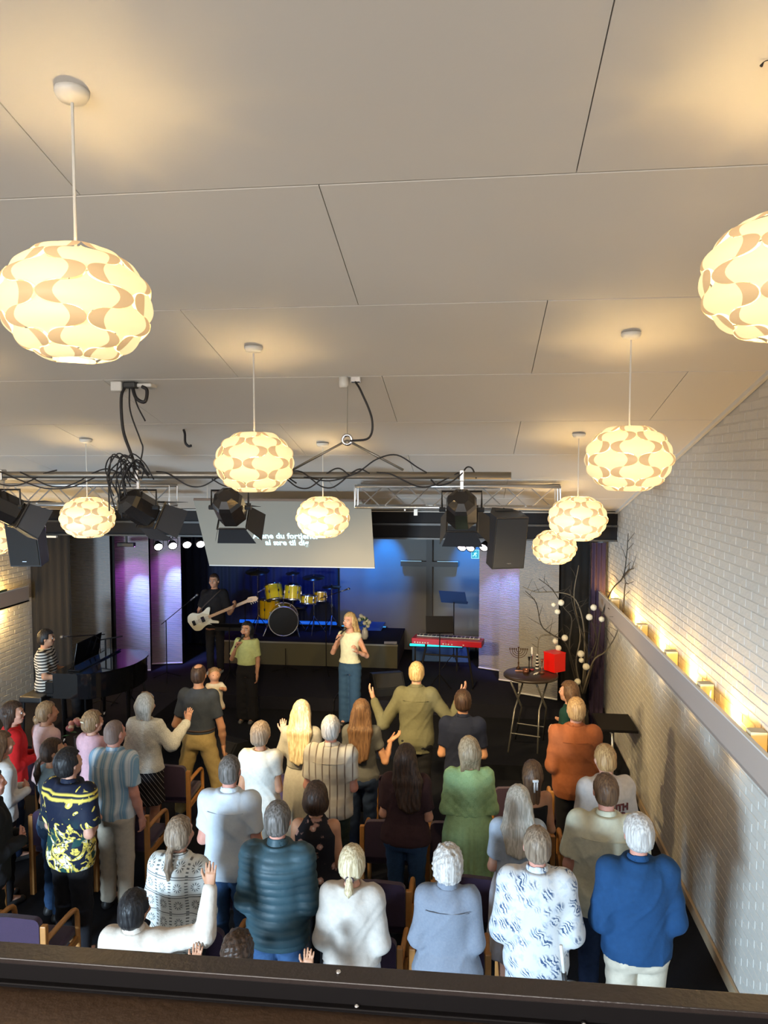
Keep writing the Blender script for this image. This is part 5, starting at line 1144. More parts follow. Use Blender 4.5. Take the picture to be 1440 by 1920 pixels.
def hair_mesh(R, T, Rm, hc, hr, nk, h, s, col, style):
    st = style.split('+'); base = st[0]; seed = sum(ord(c) for c in R.name)*.37
    f = Field(hc-[.20, .26, .62 if base in ('long', 'verylong', 'longside') else .34], hc+[.20, .20, .20], .0095)
    X, Y, Z = f.all(); x, y, z = X-hc[0], Y-hc[1], Z-hc[2]
    lx, ly, lz = [Rm[0][i]*x+Rm[1][i]*y+Rm[2][i]*z for i in range(3)]
    th = {'shaved': .003, 'crop': .007, 'short': .013, 'bald_crown': .008, 'full': .020, 'bob': .024, 'long': .018, 'verylong': .020, 'longside': .018, 'tail': .011, 'bun': .012, 'curly': .030, 'pixie': .020, 'longbob': .022, 'halfup': .014, 'lowbun': .012}[base]
    f.ell(T((0, -.014, .020)), (hr[0]+th*.8, hr[1]*.97+th*.9, hr[2]*.84+th*.9), Rm, 0)
    if base in ('short', 'full', 'pixie', 'curly', 'bald_crown', 'crop', 'shaved'): f.ell(T((0, -.045, -.040)), (hr[0]*.82+th*.8, .055+th, .055), Rm, .03)
    else: f.ell(T((0, -.04, -.02)), (hr[0]*.9+th, .06+th, .07), Rm, .03)
    # hairline: free the face and the neck
    face_ = .052+lz*.25-(lz > .05)*0; fc = np.minimum(ly-(.040+.0*lz), -(lz-.070)); fc = np.minimum(ly-(.030), .072-lz)
    fc2 = np.where(np.abs(lx) < .9, fc, fc); f.cut(fc2)
    ear = np.minimum(ly+.022, -.002-lz) if base not in ('bob', 'long', 'verylong', 'longside', 'longbob', 'curly') else np.minimum(ly-.015, -.03-lz)
    f.cut(ear)
    low = {'shaved': -.085, 'crop': -.085, 'short': -.088, 'bald_crown': -.088, 'full': -.095, 'pixie': -.10, 'curly': -.11}.get(base, -.14)
    f.cut(-(lz-low))
    body = lambda fz: nk+np.array([0, 0, (fz-.845)*h])
    if base == 'bald_crown': f.cut(-(np.sqrt((lx/.055)**2+((ly+.035)/.07)**2+((lz-.13)/.05)**2)-1)*.05)
    if base == 'bob':
        f.ell(T((0, -.030, -.035)), (hr[0]+.028, hr[1]*.9, .095), Rm, .02); f.cut(np.minimum(ly-.035, .055-lz)); f.cut(-(lz+.115))
    if base == 'longbob':
        for sx in (-.055, -.02, .02, .055): f.cone(T((sx, -.055, 0)), T((sx*1.25, -.050, -.175)), .045, .022, .03)
        f.cut(np.minimum(ly-.03, .055-lz))
    if base in ('long', 'verylong', 'longside'):
        L = {'long': .30, 'verylong': .42, 'longside': .36}[base]; sh = {'longside': .05}.get(base, 0)
        for sx in (-.07, -.035, 0, .035, .07):
            a = T((sx*.9, -.06, .0)); b = np.array([sx*1.35+sh*.5, nk[1]-.100*s, nk[2]-.035*s]); c = np.array([sx*1.1+sh, nk[1]-.150*s, hc[2]-.07-L*(1-abs(sx)*1.5)])
            f.cone(a, b, .040, .036, .03); f.cone(b, c, .036, .020, .03)
        for sx in (-1, 1): f.cone(T((sx*.078, -.01, -.01)), np.array([sx*.085, nk[1]-.04, nk[2]-.02]), .022, .024, .02)
    if base == 'tail' or 'tail' in st[1:]:
        q = 'high' in st
        a = T((0, -.095, .02 if q else -.04)); b = T((0, -.135, -.03 if q else -.08)); c = b+np.array([-.0, -.015, -.20 if 'short' not in st else -.07]); f.cone(a, b, .026, .020, .012); f.cone(b, c*.5+b*.5, .022, .030, .012); f.cone(c*.5+b*.5, c, .030, .008, .012)
    if base == 'bun': f.ell(T((0, -.125, -.03)), (.042, .036, .038), Rm, .01)
    if base == 'lowbun': f.ell(T((-.03, -.105, -.06)), (.045, .034, .04), Rm, .01); f.cone(T((-.05, -.09, -.05)), T((-.07, -.10, -.11)), .012, .02, .01)
    if base == 'halfup':
        for sx in (-.055, -.025, .0, .03): f.cone(T((sx, -.06, .0)), T((sx*1.1, -.095, -.23)), .038, .02, .03)
        f.ell(T((0, -.115, .0)), (.026, .022, .026), Rm, .01)
    # strands and unruliness
    amp = {'shaved': 0, 'crop': .001, 'curly': .011, 'full': .0045, 'pixie': .0055, 'short': .0040}.get(base, .0036)
    if amp:
        if base == 'curly': D = np.sin(lx*95+seed+3*np.sin(lz*40))*np.sin(ly*80+1)*np.sin(lz*85+2*np.sin(lx*30)); f.F = f.F+(amp*D).astype(np.float32)
        else:
            an = np.arctan2(lx, ly+.02); wv = 26 if base not in ('long', 'verylong') else 30; D = np.sin(an*wv+3*np.sin(lz*22+seed)+seed)+.6*np.sin(lx*150+lz*25+seed); f.F = f.F+(amp*.6*D).astype(np.float32)
    ms = f.mesh()
    if len(ms[0]): mk('hair', [ms], hairm(col), R)
    if 'tie' in st: MB().tube([T((.024*math.cos(a), -.116, -.055+.024*math.sin(a))) for a in np.linspace(0, 2*PI, 13)[:-1]], .007, 6, close=True).build('hair_tie', mat('hair_tie', (.04, .02, .03), .6), R, True)
    if 'glasses' in st: MB().tube([T((-.085, .02, .075)), T((-.05, .0, .135)), T((0, .02, .14)), T((.05, .0, .135)), T((.085, .02, .075))], .005, 6).build('glasses_on_head', mat('amber_frame', (.25, .12, .05), .3), R, True)
    if 'ribbon' in st: MB().box(T((0, -.135, .005)), (.05, .02, .022), bev=.004).box(T((-.008, -.14, -.05)), (.014, .012, .09)).box(T((.014, -.14, -.04)), (.014, .012, .07)).build('hair_ribbon', mat('white_satin', (.7, .7, .72), .3), R, True)
    if 'clip' in st: MB().tube([T((-.03, -.12, .03)), T((0, -.135, .035)), T((.03, -.12, .03))], .01, 6).build('hair_clip', mat('cream_clip', (.6, .5, .35), .3), R, True)
def wrinkle(X, Y, Z, seed, amp, kind='v'):
    if kind == 'v':
        u = X*21+3.2*np.sin(Z*5.5+seed)+1.6*np.sin(Y*11+seed)+seed; v = Z*12+2.6*np.sin(X*8+seed*1.3)+seed
        return (-amp*1.5*((1-np.abs(np.sin(u)))**2.5*(.55+.45*np.sin(v*.8+seed))+.8*(1-np.abs(np.sin(v)))**2.5*(.5+.5*np.sin(u*.7+1)))+amp*.6*np.sin(X*30+seed)*np.sin(Z*14+seed)).astype(np.float32)
    return (amp*np.sin(Z*60+6*np.sin(X*9+seed)+seed)*np.sin(X*14+seed)).astype(np.float32)
def clothes_top(R, t, h, s, wd, zz, a_, b_, cx_, cy_, AR, ua, fa, nk, male, res):
    ez = t.get('ease', .018)*s; hem = t.get('hem', .47)*h; flare = t.get('flare', .0); slv = t.get('sleeve', .5); m = t['m']; seed = sum(map(ord, R.name))*.61
    puff = t.get('puffer', 0)
    lo = [-.32*s*wd-.05, -.26*wd-.05, hem-.02]; hi = [.32*s*wd+.05, .27*wd+.05, .90*h]
    for k, (sd, S_, E_, W_, *_) in AR.items():
        q = [E_]+([W_] if slv > .55 else [])
        for p in q:
            for i in range(3): lo[i] = min(lo[i], p[i]-.10); hi[i] = max(hi[i], p[i]+.10)
    f = Field(lo, hi, t.get('res', res*.9))
    Z_ = np.concatenate([[hem-.02], zz[zz > hem]]); A = np.interp(Z_, zz, a_)+ez*np.array([1.]*len(Z_)); Bq = np.interp(Z_, zz, b_)+ez; C = np.interp(Z_, zz, cy_)
    below = np.clip((.60*h-Z_)/(.2*h), 0, 1); A = A+flare*below; Bq = Bq+flare*below*.8
    if hem < zz[0]:
        A[0] += .0; Bq[0] += .0
    loose = t.get('loose', .35)          # bridges the waist
    if loose:
        mid = (Z_ > .52*h) & (Z_ < .74*h); A[mid] = A[mid]*(1-loose)+loose*np.maximum(A[mid], np.interp(.73*h, zz, a_)+ez*.9)
        Bq[mid] = Bq[mid]*(1-loose*.6)+loose*.6*np.maximum(Bq[mid], np.interp(.73*h, zz, b_)+ez)
    rip = None
    X, Y, Z = f.all(); w_ = t.get('sleeve_w', 1.)
    if slv > 0:             # sleeves first, trimmed at the cuff, then blended into the body of the garment
        for key, (sd, S_, E_, W_, *_) in AR.items():
            r0 = ua*1.08+ez*.9; tt = min(slv/.5, 1); Q = S_*(1-tt*.82)+E_*tt*.82 if slv <= .5 else E_
            f.cone(S_, Q, r0, (ua*.92+ez*.75)*w_, 0)
            if slv > .55:
                q = (slv-.5)/.5; W2 = E_*(1-q)+W_*q; f.cone(E_, W2, (ua*.88+ez*.9)*w_, (fa*.8+ez*.6)*w_, .02)
            else:
                tt = tt*.80; Q = S_*(1-tt)+E_*tt; d = unit(E_-S_); f.cut(np.where(X*sd > 0, (X-Q[0])*d[0]+(Y-Q[1])*d[1]+(Z-Q[2])*d[2], -1.))
    if t.get('gather'): n_, am = t['gather']; rip = lambda th, Z: am*np.sin(n_*th+seed)*np.clip((.64*h-Z)/(.15*h), 0, 1)
    f.prof(Z_, A, Bq, np.zeros(len(Z_)), C, .035, rip, 2.05)
    for key, (sd, S_, E_, W_, *_) in AR.items():
        if slv > 0 or t.get('cap', 1):
            f.ell(S_+[0, 0, -.001], (.055*s*(1 if male else .9)+ez*.6, .054*s+ez*.6, .054*s+ez*.6), k=.06)
    X, Y, Z = f.all()
    if puff:
        f.F = f.F-(.013*np.abs(np.sin(Z*(PI/.058)+.35*np.sin(X*7+1)))**.45).astype(np.float32)
        f.F = f.F+wrinkle(X, Y, Z, seed, .0015)
    elif t.get('knitbump'): f.F = f.F+(.0035*np.sin(X*75+seed)*np.sin(Z*70+Y*40)).astype(np.float32)+wrinkle(X, Y, Z, seed, .003)
    else: f.F = f.F+wrinkle(X, Y, Z, seed, t.get('wr', .0042))
    f.cut(hem+t.get('tail', .0)*np.abs(X)*1.-Z)                                             # hem
    nw = t.get('neck', 1.); nl = t.get('neckz', .842)
    f.cut(np.minimum(Z-nl*h-.012*s, .14*s*nw-np.sqrt(X*X+Y*Y)))
    f.cut(-(np.sqrt((X/(.060*s*nw))**2+((Y+.0)/(.062*s*nw))**2+((Z-(nl+.016)*h)/(.055*s))**2)-1)*.05)
    if t.get('backlow'): q = t['backlow']; f.cut(np.minimum(Z-q*h, .5+0*X))
    o = mk(t.get('name', 'shirt'), [f.mesh()], m, R)
    if t.get('label'): o['label'] = t['label']
    if t.get('collar'):
        c = Field([-.13, -.13, .80*h], [.13, .13, .90*h], .009); X, Y, Z = c.all(); y0 = -.004
        rr = np.sqrt((X/1.)**2+((Y-y0)*1.0)**2); zt = (Z-(.846*h+.010+(-(Y-y0))*.18)); r0 = (.064+.0*s)*s**.5
        sh = np.abs(rr-(r0-zt*.25))-.0065; c.F = np.maximum(sh, np.abs(zt)-.022*(1.5 if t['collar'] > 1 else 1)).astype(np.float32); c.cut(Y-.075)
        mk('collar', [c.mesh()], m, R)
    if t.get('yoke'):
        MB().tube([(x*wd*s, -(np.interp(.775*h, zz, b_)+ez)*math.sqrt(max(0, 1-(abs(x)/(.195))**2.2))-.004+np.interp(.775*h, zz, cy_), .775*h) for x in np.linspace(-.13, .13, 11)], .0028, 5).build('yoke_seam', m, R, True)
    return o
def clothes_bottom(R, t, h, s, wd, zz, a_, b_, cy_, LG, sit):
    k = t.get('kind', 'trousers'); m = t['m']; wz = t.get('waist', .60)*h; seed = sum(map(ord, R.name))*.37
    if k in ('trousers', 'jeans', 'shorts'):
        e = max(.016, t.get('ease', .016))*s; wdl = t.get('leg', 1.); f = Field([-.30*wd, -.24*wd, .02 if not sit else LG[1][2][2]-.03], [.30*wd, .24*wd+(.45 if sit else 0), wz+.02], .0155)
        Z_ = np.concatenate([zz[zz < wz], [wz]]); f.prof(Z_, np.interp(Z_, zz, a_)+e, np.interp(Z_, zz, b_)+e, np.zeros(len(Z_)), np.interp(Z_, zz, cy_), 0)
        for sd in (-1, 1):
            Hp, K, An = LG[sd]; f.cone(Hp+[0, -.01, -.01], K, .093*s*(.4+.6*wd)*wdl**.5, .070*s*wdl, .02); f.cone(K, An+[0, 0, .02], .070*s*wdl, .062*s*wdl*t.get('flarel', 1), .02)
            f.ell(np.array([sd*.075*s, -.055*s*wd, .50*h]), (.085*s*wd, .075*s, .085*s), k=.03)
        X, Y, Z = f.all(); f.F = f.F+wrinkle(X, Y, Z, seed, .004, 'h')
        if k == 'shorts': f.cut(.30*h-Z)
        o = mk('trousers' if k != 'shorts' else 'shorts', [f.mesh()], m, R)
        if t.get('belt'): MB().tube([(1.0*(np.interp(wz-.02, zz, a_)+e+.003)*math.cos(q), (np.interp(wz-.02, zz, b_)+e+.003)*math.sin(q)+np.interp(wz-.02, zz, cy_), wz-.018) for q in np.linspace(0, 2*PI, 33)[:-1]], .013, 6, close=True).build('belt', mat('brown_belt', (.05, .025, .015), .5), R, True)
    else:
        hem = t.get('hem', .28)*h; fl = t.get('flare', .09); n_, am = t.get('gather', (14, .05)); f = Field([-.34*wd-fl, -.3*wd-fl, hem-.02], [.34*wd+fl, .3*wd+fl, wz+.02], .0145)
        Z_ = np.array([hem, (hem+.5*h)/2, .50*h, .545*h, wz]); ez = t.get('ease', .02); A = np.interp(Z_, zz, a_)+ez+fl*np.clip((.52*h-Z_)/(.52*h-hem+1e-6), 0, 1); Bq = np.interp(Z_, zz, b_)+ez+fl*.9*np.clip((.52*h-Z_)/(.52*h-hem+1e-6), 0, 1)
        f.prof(Z_, A, Bq, np.zeros(5), np.interp(Z_, zz, cy_), 0, lambda th, Z: am*np.sin(n_*th+1.5*np.sin(2*th)+seed)*np.clip((wz-.03-Z)/(.25*h), 0, 1))
        mk('skirt', [f.mesh()], m, R)

# ================================================================ the congregation (feet positions follow the rows)
def cloth(name, c, c2=None, rough=.9, sc=30, bump=.3):
    return pattern(name, 'mottle', (c, c2 or tuple(v*.82 for v in c)), rough, sc, bump)
def headpos(px, py, h, z0=0.):
    a, b = (px-720)/1400, -(py-960)/1400; cy, sy, cp, sp = math.cos(math.radians(6.734)), math.sin(math.radians(6.734)), math.cos(math.radians(3.4744)), math.sin(math.radians(3.4744))
    d = (-sy*cp+cy*a-sy*sp*b, cy*cp+sy*a+cy*sp*b, -sp+cp*b); t = (z0+h-H)/d[2]; return (d[0]*t, d[1]*t, z0)
def loc_pt(loc, yaw, px, py, Y):
    p = Vector(unproj(px, py, Y))-Vector(loc); c, s = math.cos(-yaw), math.sin(-yaw); return (p.x*c-p.y*s, p.x*s+p.y*c, p.z)
D = lambda a: math.radians(a)
G1 = 'people standing in the rows'
navy, blk = cloth('black_trousers', (.014, .014, .018)), cloth('black_cloth', (.012, .011, .013))
denim = cloth('blue_denim', (.035, .085, .19), (.025, .06, .14), sc=60); khaki = cloth('khaki_cotton', (.42, .31, .13)); beige = cloth('beige_cotton', (.50, .43, .33)); dkjean = cloth('dark_denim', (.015, .028, .07), (.01, .02, .05))
def P(px, py, h, label, yaw=0., z0=0., dY=0., **k):
    l = headpos(px, py, h, z0); return person((l[0], l[1]+dY, z0), D(yaw), h, label, group=k.pop('group', None), **k)
# back-row figures at the left
P(22, 1316, 1.68, 'dark haired woman in a red sweater at the left edge, face turned right', -50, sex='f', wd=1.12, hair='dark', style='longbob', hy=-.3, face=True, top=dict(m=cloth('red_wool', (.48, .012, .012)), sleeve=1, ease=.03, hem=.50, name='sweater'), bottom=dict(m=dkjean))
P(86, 1315, 1.66, 'woman in a pale pink t-shirt with a brown bun, beside the red sweater', -28, sex='f', hair='light', style='lowbun', hy=-.25, sk='tan', top=dict(m=cloth('pink_jersey', (.74, .52, .50)), sleeve=.45, ease=.022), bottom=dict(m=blk))
P(172, 1333, 1.60, 'girl in a pink t-shirt with light brown gathered hair, in front of the bouquet', -20, sex='f', wd=.9, hair='light', style='pixie+clip', hy=-.2, top=dict(m=cloth('rose_jersey', (.72, .44, .50)), sleeve=.4, ease=.024), bottom=dict(m=blk))
P(97, 1384, 1.68, 'woman with a dark ponytail in a grey blue t-shirt, behind the patterned shirt', -35, sex='f', wd=.92, hair='dark', style='tail', hy=-.35, sk='tan', top=dict(m=cloth('greyblue_jersey', (.22, .33, .42)), sleeve=.4, hem=.5), bottom=dict(m=denim))
P(0, 1372, 1.66, 'woman in a white blouse cut by the left picture edge, hands clasped', -40, sex='f', hair='brown', style='long', top=dict(m=cloth('white_blouse', (.62, .60, .58)), sleeve=1, ease=.03, hem=.5), bottom=dict(m=blk))
P(-6, 1432, 1.72, 'person in black clothes at the left picture edge with pink cheek', -50, sex='m', hair='black', style='short', sk='pink', top=dict(m=blk, sleeve=1, ease=.04), bottom=dict(m=blk), dY=-.1)
P(130, 1402, 1.82, 'black haired man in a black and yellow patterned shirt', -16, sex='m', wd=1.0, hair='black', style='full', hy=-.2, hp=.12, arms={'L': 'front', 'R': 'front'}, top=dict(m=pattern('yellow_splash_print', 'splash', ((.006, .010, .028), (.72, .56, .10), (.68, .64, .46), (.01, .055, .05)), .7), sleeve=.5, ease=.045, hem=.46, sleeve_w=1.25, collar=1, wr=.004), bottom=dict(m=navy, leg=1.15))
P(213, 1350, 1.80, 'bald man in a blue and white striped shirt and beige trousers', -10, sex='m', wd=1.05, hair='shaved', style='shaved', hy=-.15, sk='pink', top=dict(m=pattern('blue_striped_cotton', 'vstripe', ((.20, .36, .52), (.62, .68, .72), (.40, .50, .58)), scale=70), sleeve=.45, ease=.03, hem=.50, collar=1, yoke=1, wr=.006), bottom=dict(m=cloth('pale_linen', (.55, .48, .38)), leg=1.1, ease=.02), arms={'L': 'front', 'R': 'down'})
l8 = headpos(272, 1301, 1.70)
a8 = (loc_pt(l8, D(-8), 322, 1395, l8[1]+.02), loc_pt(l8, D(-8), 352, 1352, l8[1]+.20), (.15, .15, 1), (0, 1, .1), .25)
P(272, 1301, 1.70, 'woman with straight grey blond hair in a cream knitted sweater raising her right hand', -8, sex='f', wd=1.05, hair='silver', style='longbob+glasses', hy=-.1, arms={'L': 'front', 'R': a8}, top=dict(m=pattern('cream_knit', 'knit', ((.76, .75, .68), (.60, .58, .52)), .95, 70, .8), sleeve=.93, ease=.035, hem=.52, sleeve_w=1.2, knitbump=1, neck=1.25, neckz=.835, name='sweater'), bottom=dict(kind='skirt', m=pattern('black_striped_skirt', 'diag', ((.012, .011, .014), (.35, .33, .32)), scale=110), hem=.30, flare=.03, gather=(12, .04)))
P(372, 1245, 1.84, 'balding man in a dark t-shirt and khaki trousers carrying a baby', 0, sex='m', wd=1.02, hair='dark', style='bald_crown', legs=2.1, arms={'L': ((-.30, .02, 1.10), (-.10, .24, 1.22), (1, .1, .2), (0, 1, 0), .5), 'R': ((.27, .0, 1.10), (.27, .06, .86), (0, .15, -1), (1, .1, 0), .5)}, sk='tan', top=dict(m=cloth('charcoal_jersey', (.045, .055, .075)), sleeve=.42, ease=.02, hem=.565), bottom=dict(m=khaki, belt=1, leg=1.15, waist=.595, ease=.016))
l9 = headpos(372, 1245, 1.84)
by = empty('baby', (l9[0]+.135, l9[1]+.16, 1.36), .5, 'baby with light brown hair held against the shoulder of the man in khaki trousers', 'baby')
f = Field([-.17, -.17, -.12], [.17, .17, .46], .010); f.ell((0, 0, .09), (.085, .075, .15), k=.0); f.ell((0, .0, .31), (.068, .078, .078), k=.03); f.ell((0, -.06, .29), (.03, .02, .02), k=.03); f.cone((0, 0, .2), (0, 0, .28), .035, .04, .03)
f.cone((0, -.07, .305), (0, -.085, .30), .010, .010, .01)
for s in (-1, 1):
    f.cone((s*.07, 0, .19), (s*.11, -.06, .14), .026, .022, .02); f.cone((s*.11, -.06, .14), (s*.05, -.11, .17), .022, .018, .02); f.cone((s*.04, 0, 0), (s*.09, -.02, -.09), .04, .03, .03); f.ell((s*.069, .0, .305), (.007, .014, .018), k=.005)
mk('body', [f.mesh()], skin('tan'), by)
f = Field([-.1, -.11, .24], [.1, .11, .42], .009); f.ell((0, .012, .325), (.071, .078, .076), k=0); f.cut(-((f.all()[2]-.30)+(f.all()[1])*.7)); mk('hair', [f.mesh()], hairm('light'), by)
f = Field([-.15, -.15, -.1], [.15, .15, .26], .010); f.ell((0, 0, .09), (.095, .085, .155), k=.0); 
for s in (-1, 1): f.cone((s*.07, 0, .19), (s*.105, -.05, .15), .034, .030, .02); f.cone((s*.04, 0, 0), (s*.08, -.02, -.07), .047, .038, .03)
f.cut(f.all()[2]-.215+0*f.all()[0]); mk('romper', [f.mesh()], cloth('cream_romper', (.55, .50, .42)), by)
for s in (-1, 1): MB().lathe([(0, -.006), (.006, 0), (0, .006)], (s*.026, -.073, .325), 8).build('eye', mat('iris_dark', (.03, .02, .015), .1), by, True)
P(430, 1416, 1.84, 'man with shaved grey hair in a pale blue shirt, left of the puffer jacket', 0, sex='m', wd=1.08, hair='darkgrey', style='crop', sk='pink', top=dict(m=cloth('paleblue_linen', (.62, .68, .74), (.56, .62, .70)), sleeve=.45, ease=.03, hem=.47, collar=1, yoke=1, wr=.006), bottom=dict(m=denim))
P(488, 1354, 1.70, 'woman with short streaked brown hair in a loose white top', 0, sex='f', wd=1.05, hair='greybrown', style='pixie', hy=-.15, sk='tan', top=dict(m=cloth('white_linen', (.66, .65, .60)), sleeve=.33, ease=.03, hem=.44, flare=.03, neck=1.2, wr=.006), bottom=dict(m=cloth('cream_cotton', (.60, .57, .50))))
l12 = headpos(565, 1314, 1.72)
P(565, 1314, 1.72, 'woman with long wavy blonde hair in a belted beige dress', 0, sex='f', wd=1.0, hair='platinum', style='verylong', arms={'R': 'front', 'L': ((-.24, .02, 1.10), (-.24, .20, 1.30), (-.1, .1, 1), (0, 1, 0), .3)}, top=dict(m=cloth('beige_dress', (.43, .41, .37)), sleeve=.5, ease=.026, hem=.60, sleeve_w=1.15, name='bodice'), bottom=dict(kind='skirt', m=cloth('beige_dress', (.43, .41, .37)), hem=.18, flare=.08, waist=.62))
P(620, 1342, 1.80, 'grey haired man in a cream shirt with thin dark stripes', 0, sex='m', wd=1.1, hair='white', style='short', sk='pink', top=dict(m=pattern('cream_plaid', 'plaid', ((.64, .60, .52), (.20, .15, .12), (.40, .34, .28)), scale=92), sleeve=.45, ease=.035, hem=.47, collar=1, yoke=1), bottom=dict(m=cloth('dark_green_cotton', (.03, .05, .045))))
l14 = headpos(678, 1311, 1.72)
a14 = (loc_pt(l14, 0, 722, 1428, l14[1]), loc_pt(l14, 0, 733, 1388, l14[1]+.13), (.8, .5, .45), (0, .2, 1), .35)
P(678, 1311, 1.72, 'woman with very long brown hair in a grey t-shirt holding out her right hand', 0, sex='f', hair='brown', style='verylong', hp=.1, sk='tan', arms={'R': a14, 'L': 'front'}, hands={'R': -1}, top=dict(m=cloth('grey_jersey', (.085, .085, .085)), sleeve=.33, ease=.022, hem=.50), bottom=dict(m=dkjean))
l15 = headpos(781, 1241, 1.88)
aL = (loc_pt(l15, 0, 719, 1358, l15[1]-.02), loc_pt(l15, 0, 700, 1308, l15[1]+.14), (-.45, .3, .8), (.3, .5, .8), .30); aR = (loc_pt(l15, 0, 846, 1352, l15[1]-.02), loc_pt(l15, 0, 864, 1303, l15[1]+.14), (.45, .3, .75), (-.3, .5, .8), .30)
P(781, 1241, 1.88, 'blond man in an olive shirt with both arms raised to the sides', 0, sex='m', wd=1.05, hair='blonde', style='short', arms={'L': aL, 'R': aR}, hands={'L': -1, 'R': 1}, top=dict(m=cloth('olive_cotton', (.13, .125, .075)), sleeve=.93, ease=.026, hem=.44, collar=1, yoke=1, wr=.005), bottom=dict(m=navy))
P(868, 1293, 1.82, 'dark haired man in a navy polo shirt, right of the olive shirt', 0, sex='m', wd=1.05, hair='dark', style='short', sk='tan', hy=.1, top=dict(m=cloth('navy_jersey', (.010, .014, .035)), sleeve=.45, ease=.022, hem=.5, collar=1), bottom=dict(m=navy))
P(762, 1393, 1.72, 'woman with long brown hair in a dark brown t-shirt and jeans', -4, sex='f', wd=1.22, hair='dark', style='longside', hp=.2, sk='fair', top=dict(m=cloth('plum_brown_jersey', (.045, .022, .026)), sleeve=.48, ease=.024, hem=.49, loose=.7), bottom=dict(m=denim, ease=.014))
P(880, 1383, 1.72, 'woman with a blond bob in a gathered light green dress', 5, sex='f', wd=1.28, hair='ash', style='longbob', hy=.2, top=dict(m=cloth('light_green_dress', (.48, .72, .40), (.36, .62, .30), sc=90, bump=.6), sleeve=.9, ease=.022, hem=.60, sleeve_w=1.0, neck=1.25, neckz=.838, loose=.5, knitbump=1, name='bodice'), bottom=dict(kind='skirt', m=cloth('light_green_skirt', (.45, .70, .37)), hem=.14, flare=.06, waist=.63, gather=(17, .06)))
P(592, 1468, 1.68, 'woman with a dark brown bob in a sleeveless black floral top', 4, sex='f', wd=1.15, hair='dark', style='bob', sk='tan', top=dict(m=pattern('black_floral', 'floral', ((.010, .009, .013), (.42, .24, .20), (.62, .50, .44)), scale=13), sleeve=0, cap=0, ease=.02, hem=.46, neck=1.05, loose=.7), bottom=dict(m=blk))
P(520, 1503, 1.86, 'grey haired man in a teal quilted puffer jacket', 0, sex='m', wd=1.06, hair='darkgrey', style='short', sk='pink', top=dict(m=cloth('teal_nylon', (.036, .072, .09), (.03, .062, .08), rough=.5, sc=12, bump=.15), sleeve=1, ease=.026, res=.0095, hem=.47, collar=2, puffer=1, name='jacket', loose=.8), bottom=dict(m=denim))
P(335, 1531, 1.74, 'woman with a grey brown ponytail in a white crocheted cardigan', -6, sex='f', wd=1.1, hair='greybrown', style='tail', hy=-.1, top=dict(m=pattern('crochet_lace', 'lace', ((.66, .68, .66), (.16, .17, .17)), .9, 1., .5), sleeve=1, ease=.035, hem=.50, flare=.03, sleeve_w=1.2, name='cardigan', loose=.8, collar=1), bottom=dict(m=blk))
l22 = headpos(250, 1672, 1.52)
a22 = (loc_pt(l22, 0, 384, 1752, l22[1]+.05), loc_pt(l22, 0, 394, 1662, l22[1]+.13), (.02, .1, 1), (0, 1, 0), .10)
P(250, 1672, 1.52, 'black haired boy in a cream shirt stretching his right arm up, lowest at the left', 0, sex='m', wd=1.15, hair='black', style='full', hy=-.15, sk='tan', arms={'L': 'front', 'R': a22}, top=dict(m=cloth('cream_shirt', (.66, .58, .50)), sleeve=.97, ease=.03, hem=.48, collar=1, sleeve_w=1.1), bottom=dict(m=navy))
l23 = headpos(445, 1752, 1.42)
P(445, 1752, 1.42, 'dark haired girl whose head top just shows above the gallery rail with hands held up', 0, sex='f', wd=.95, hair='dark', style='curly', sk='tan', arms={'L': (loc_pt(l23, 0, 360, 1880, l23[1]), loc_pt(l23, 0, 368, 1812, l23[1]+.12), (.05, .1, 1), (0, 1, 0), .2), 'R': (loc_pt(l23, 0, 560, 1900, l23[1]), loc_pt(l23, 0, 577, 1822, l23[1]+.12), (.05, .1, 1), (0, 1, 0), .2)}, top=dict(m=blk, sleeve=.9, ease=.02), bottom=dict(m=navy))
P(660, 1585, 1.68, 'woman with a platinum ponytail in a pale beige long-sleeved shirt', 0, sex='f', wd=1.08, hair='platinum', style='tail+short+tie', top=dict(m=cloth('pale_beige_jersey', (.56, .51, .46)), sleeve=1, ease=.034, hem=.55, wr=.006, sleeve_w=1.1), bottom=dict(m=cloth('white_cotton', (.6, .6, .6)), waist=.56))
P(840, 1588, 1.66, 'woman with curly white hair in a grey blue denim shirt', 0, sex='f', wd=1.15, hair='white', style='curly', top=dict(m=cloth('greyblue_denim', (.21, .235, .285), (.17, .195, .25), sc=70), sleeve=1, ease=.03, hem=.42, flare=.04, collar=2, yoke=1, wr=.006, loose=.8), bottom=dict(m=dkjean))
l26 = headpos(1008, 1551, 1.80)
P(1008, 1551, 1.80, 'man with thinning brown hair in a white shirt printed with blue palms', 0, sex='m', wd=1.05, hair='greybrown', style='short', sk='pink', hy=.1, top=dict(m=pattern('palm_print', 'palm', ((.58, .59, .60), (.05, .09, .18), (.36, .42, .52)), .85, 14), sleeve=.62, ease=.04, hem=.40, collar=1, sleeve_w=1.2, loose=.8), bottom=dict(m=navy))
P(972, 1471, 1.72, 'woman with long grey hair in a light blue shirt dress', 0, sex='f', wd=1.1, hair='silver', style='long', hp=.15, top=dict(m=cloth('lightblue_dress', (.42, .50, .62)), sleeve=.45, ease=.028, hem=.60, name='bodice'), bottom=dict(kind='skirt', m=cloth('pale_lilac_skirt', (.60, .62, .72)), hem=.22, flare=.06, waist=.63))
P(998, 1425, 1.62, 'young woman with a white ribbon in her brown hair and a black off-shoulder top', 8, sex='f', wd=.98, hair='brown', style='halfup+ribbon', sk='tan', hp=.1, top=dict(m=blk, sleeve=.0, cap=0, ease=.018, hem=.5, neck=3.0, neckz=.775), bottom=dict(m=blk))
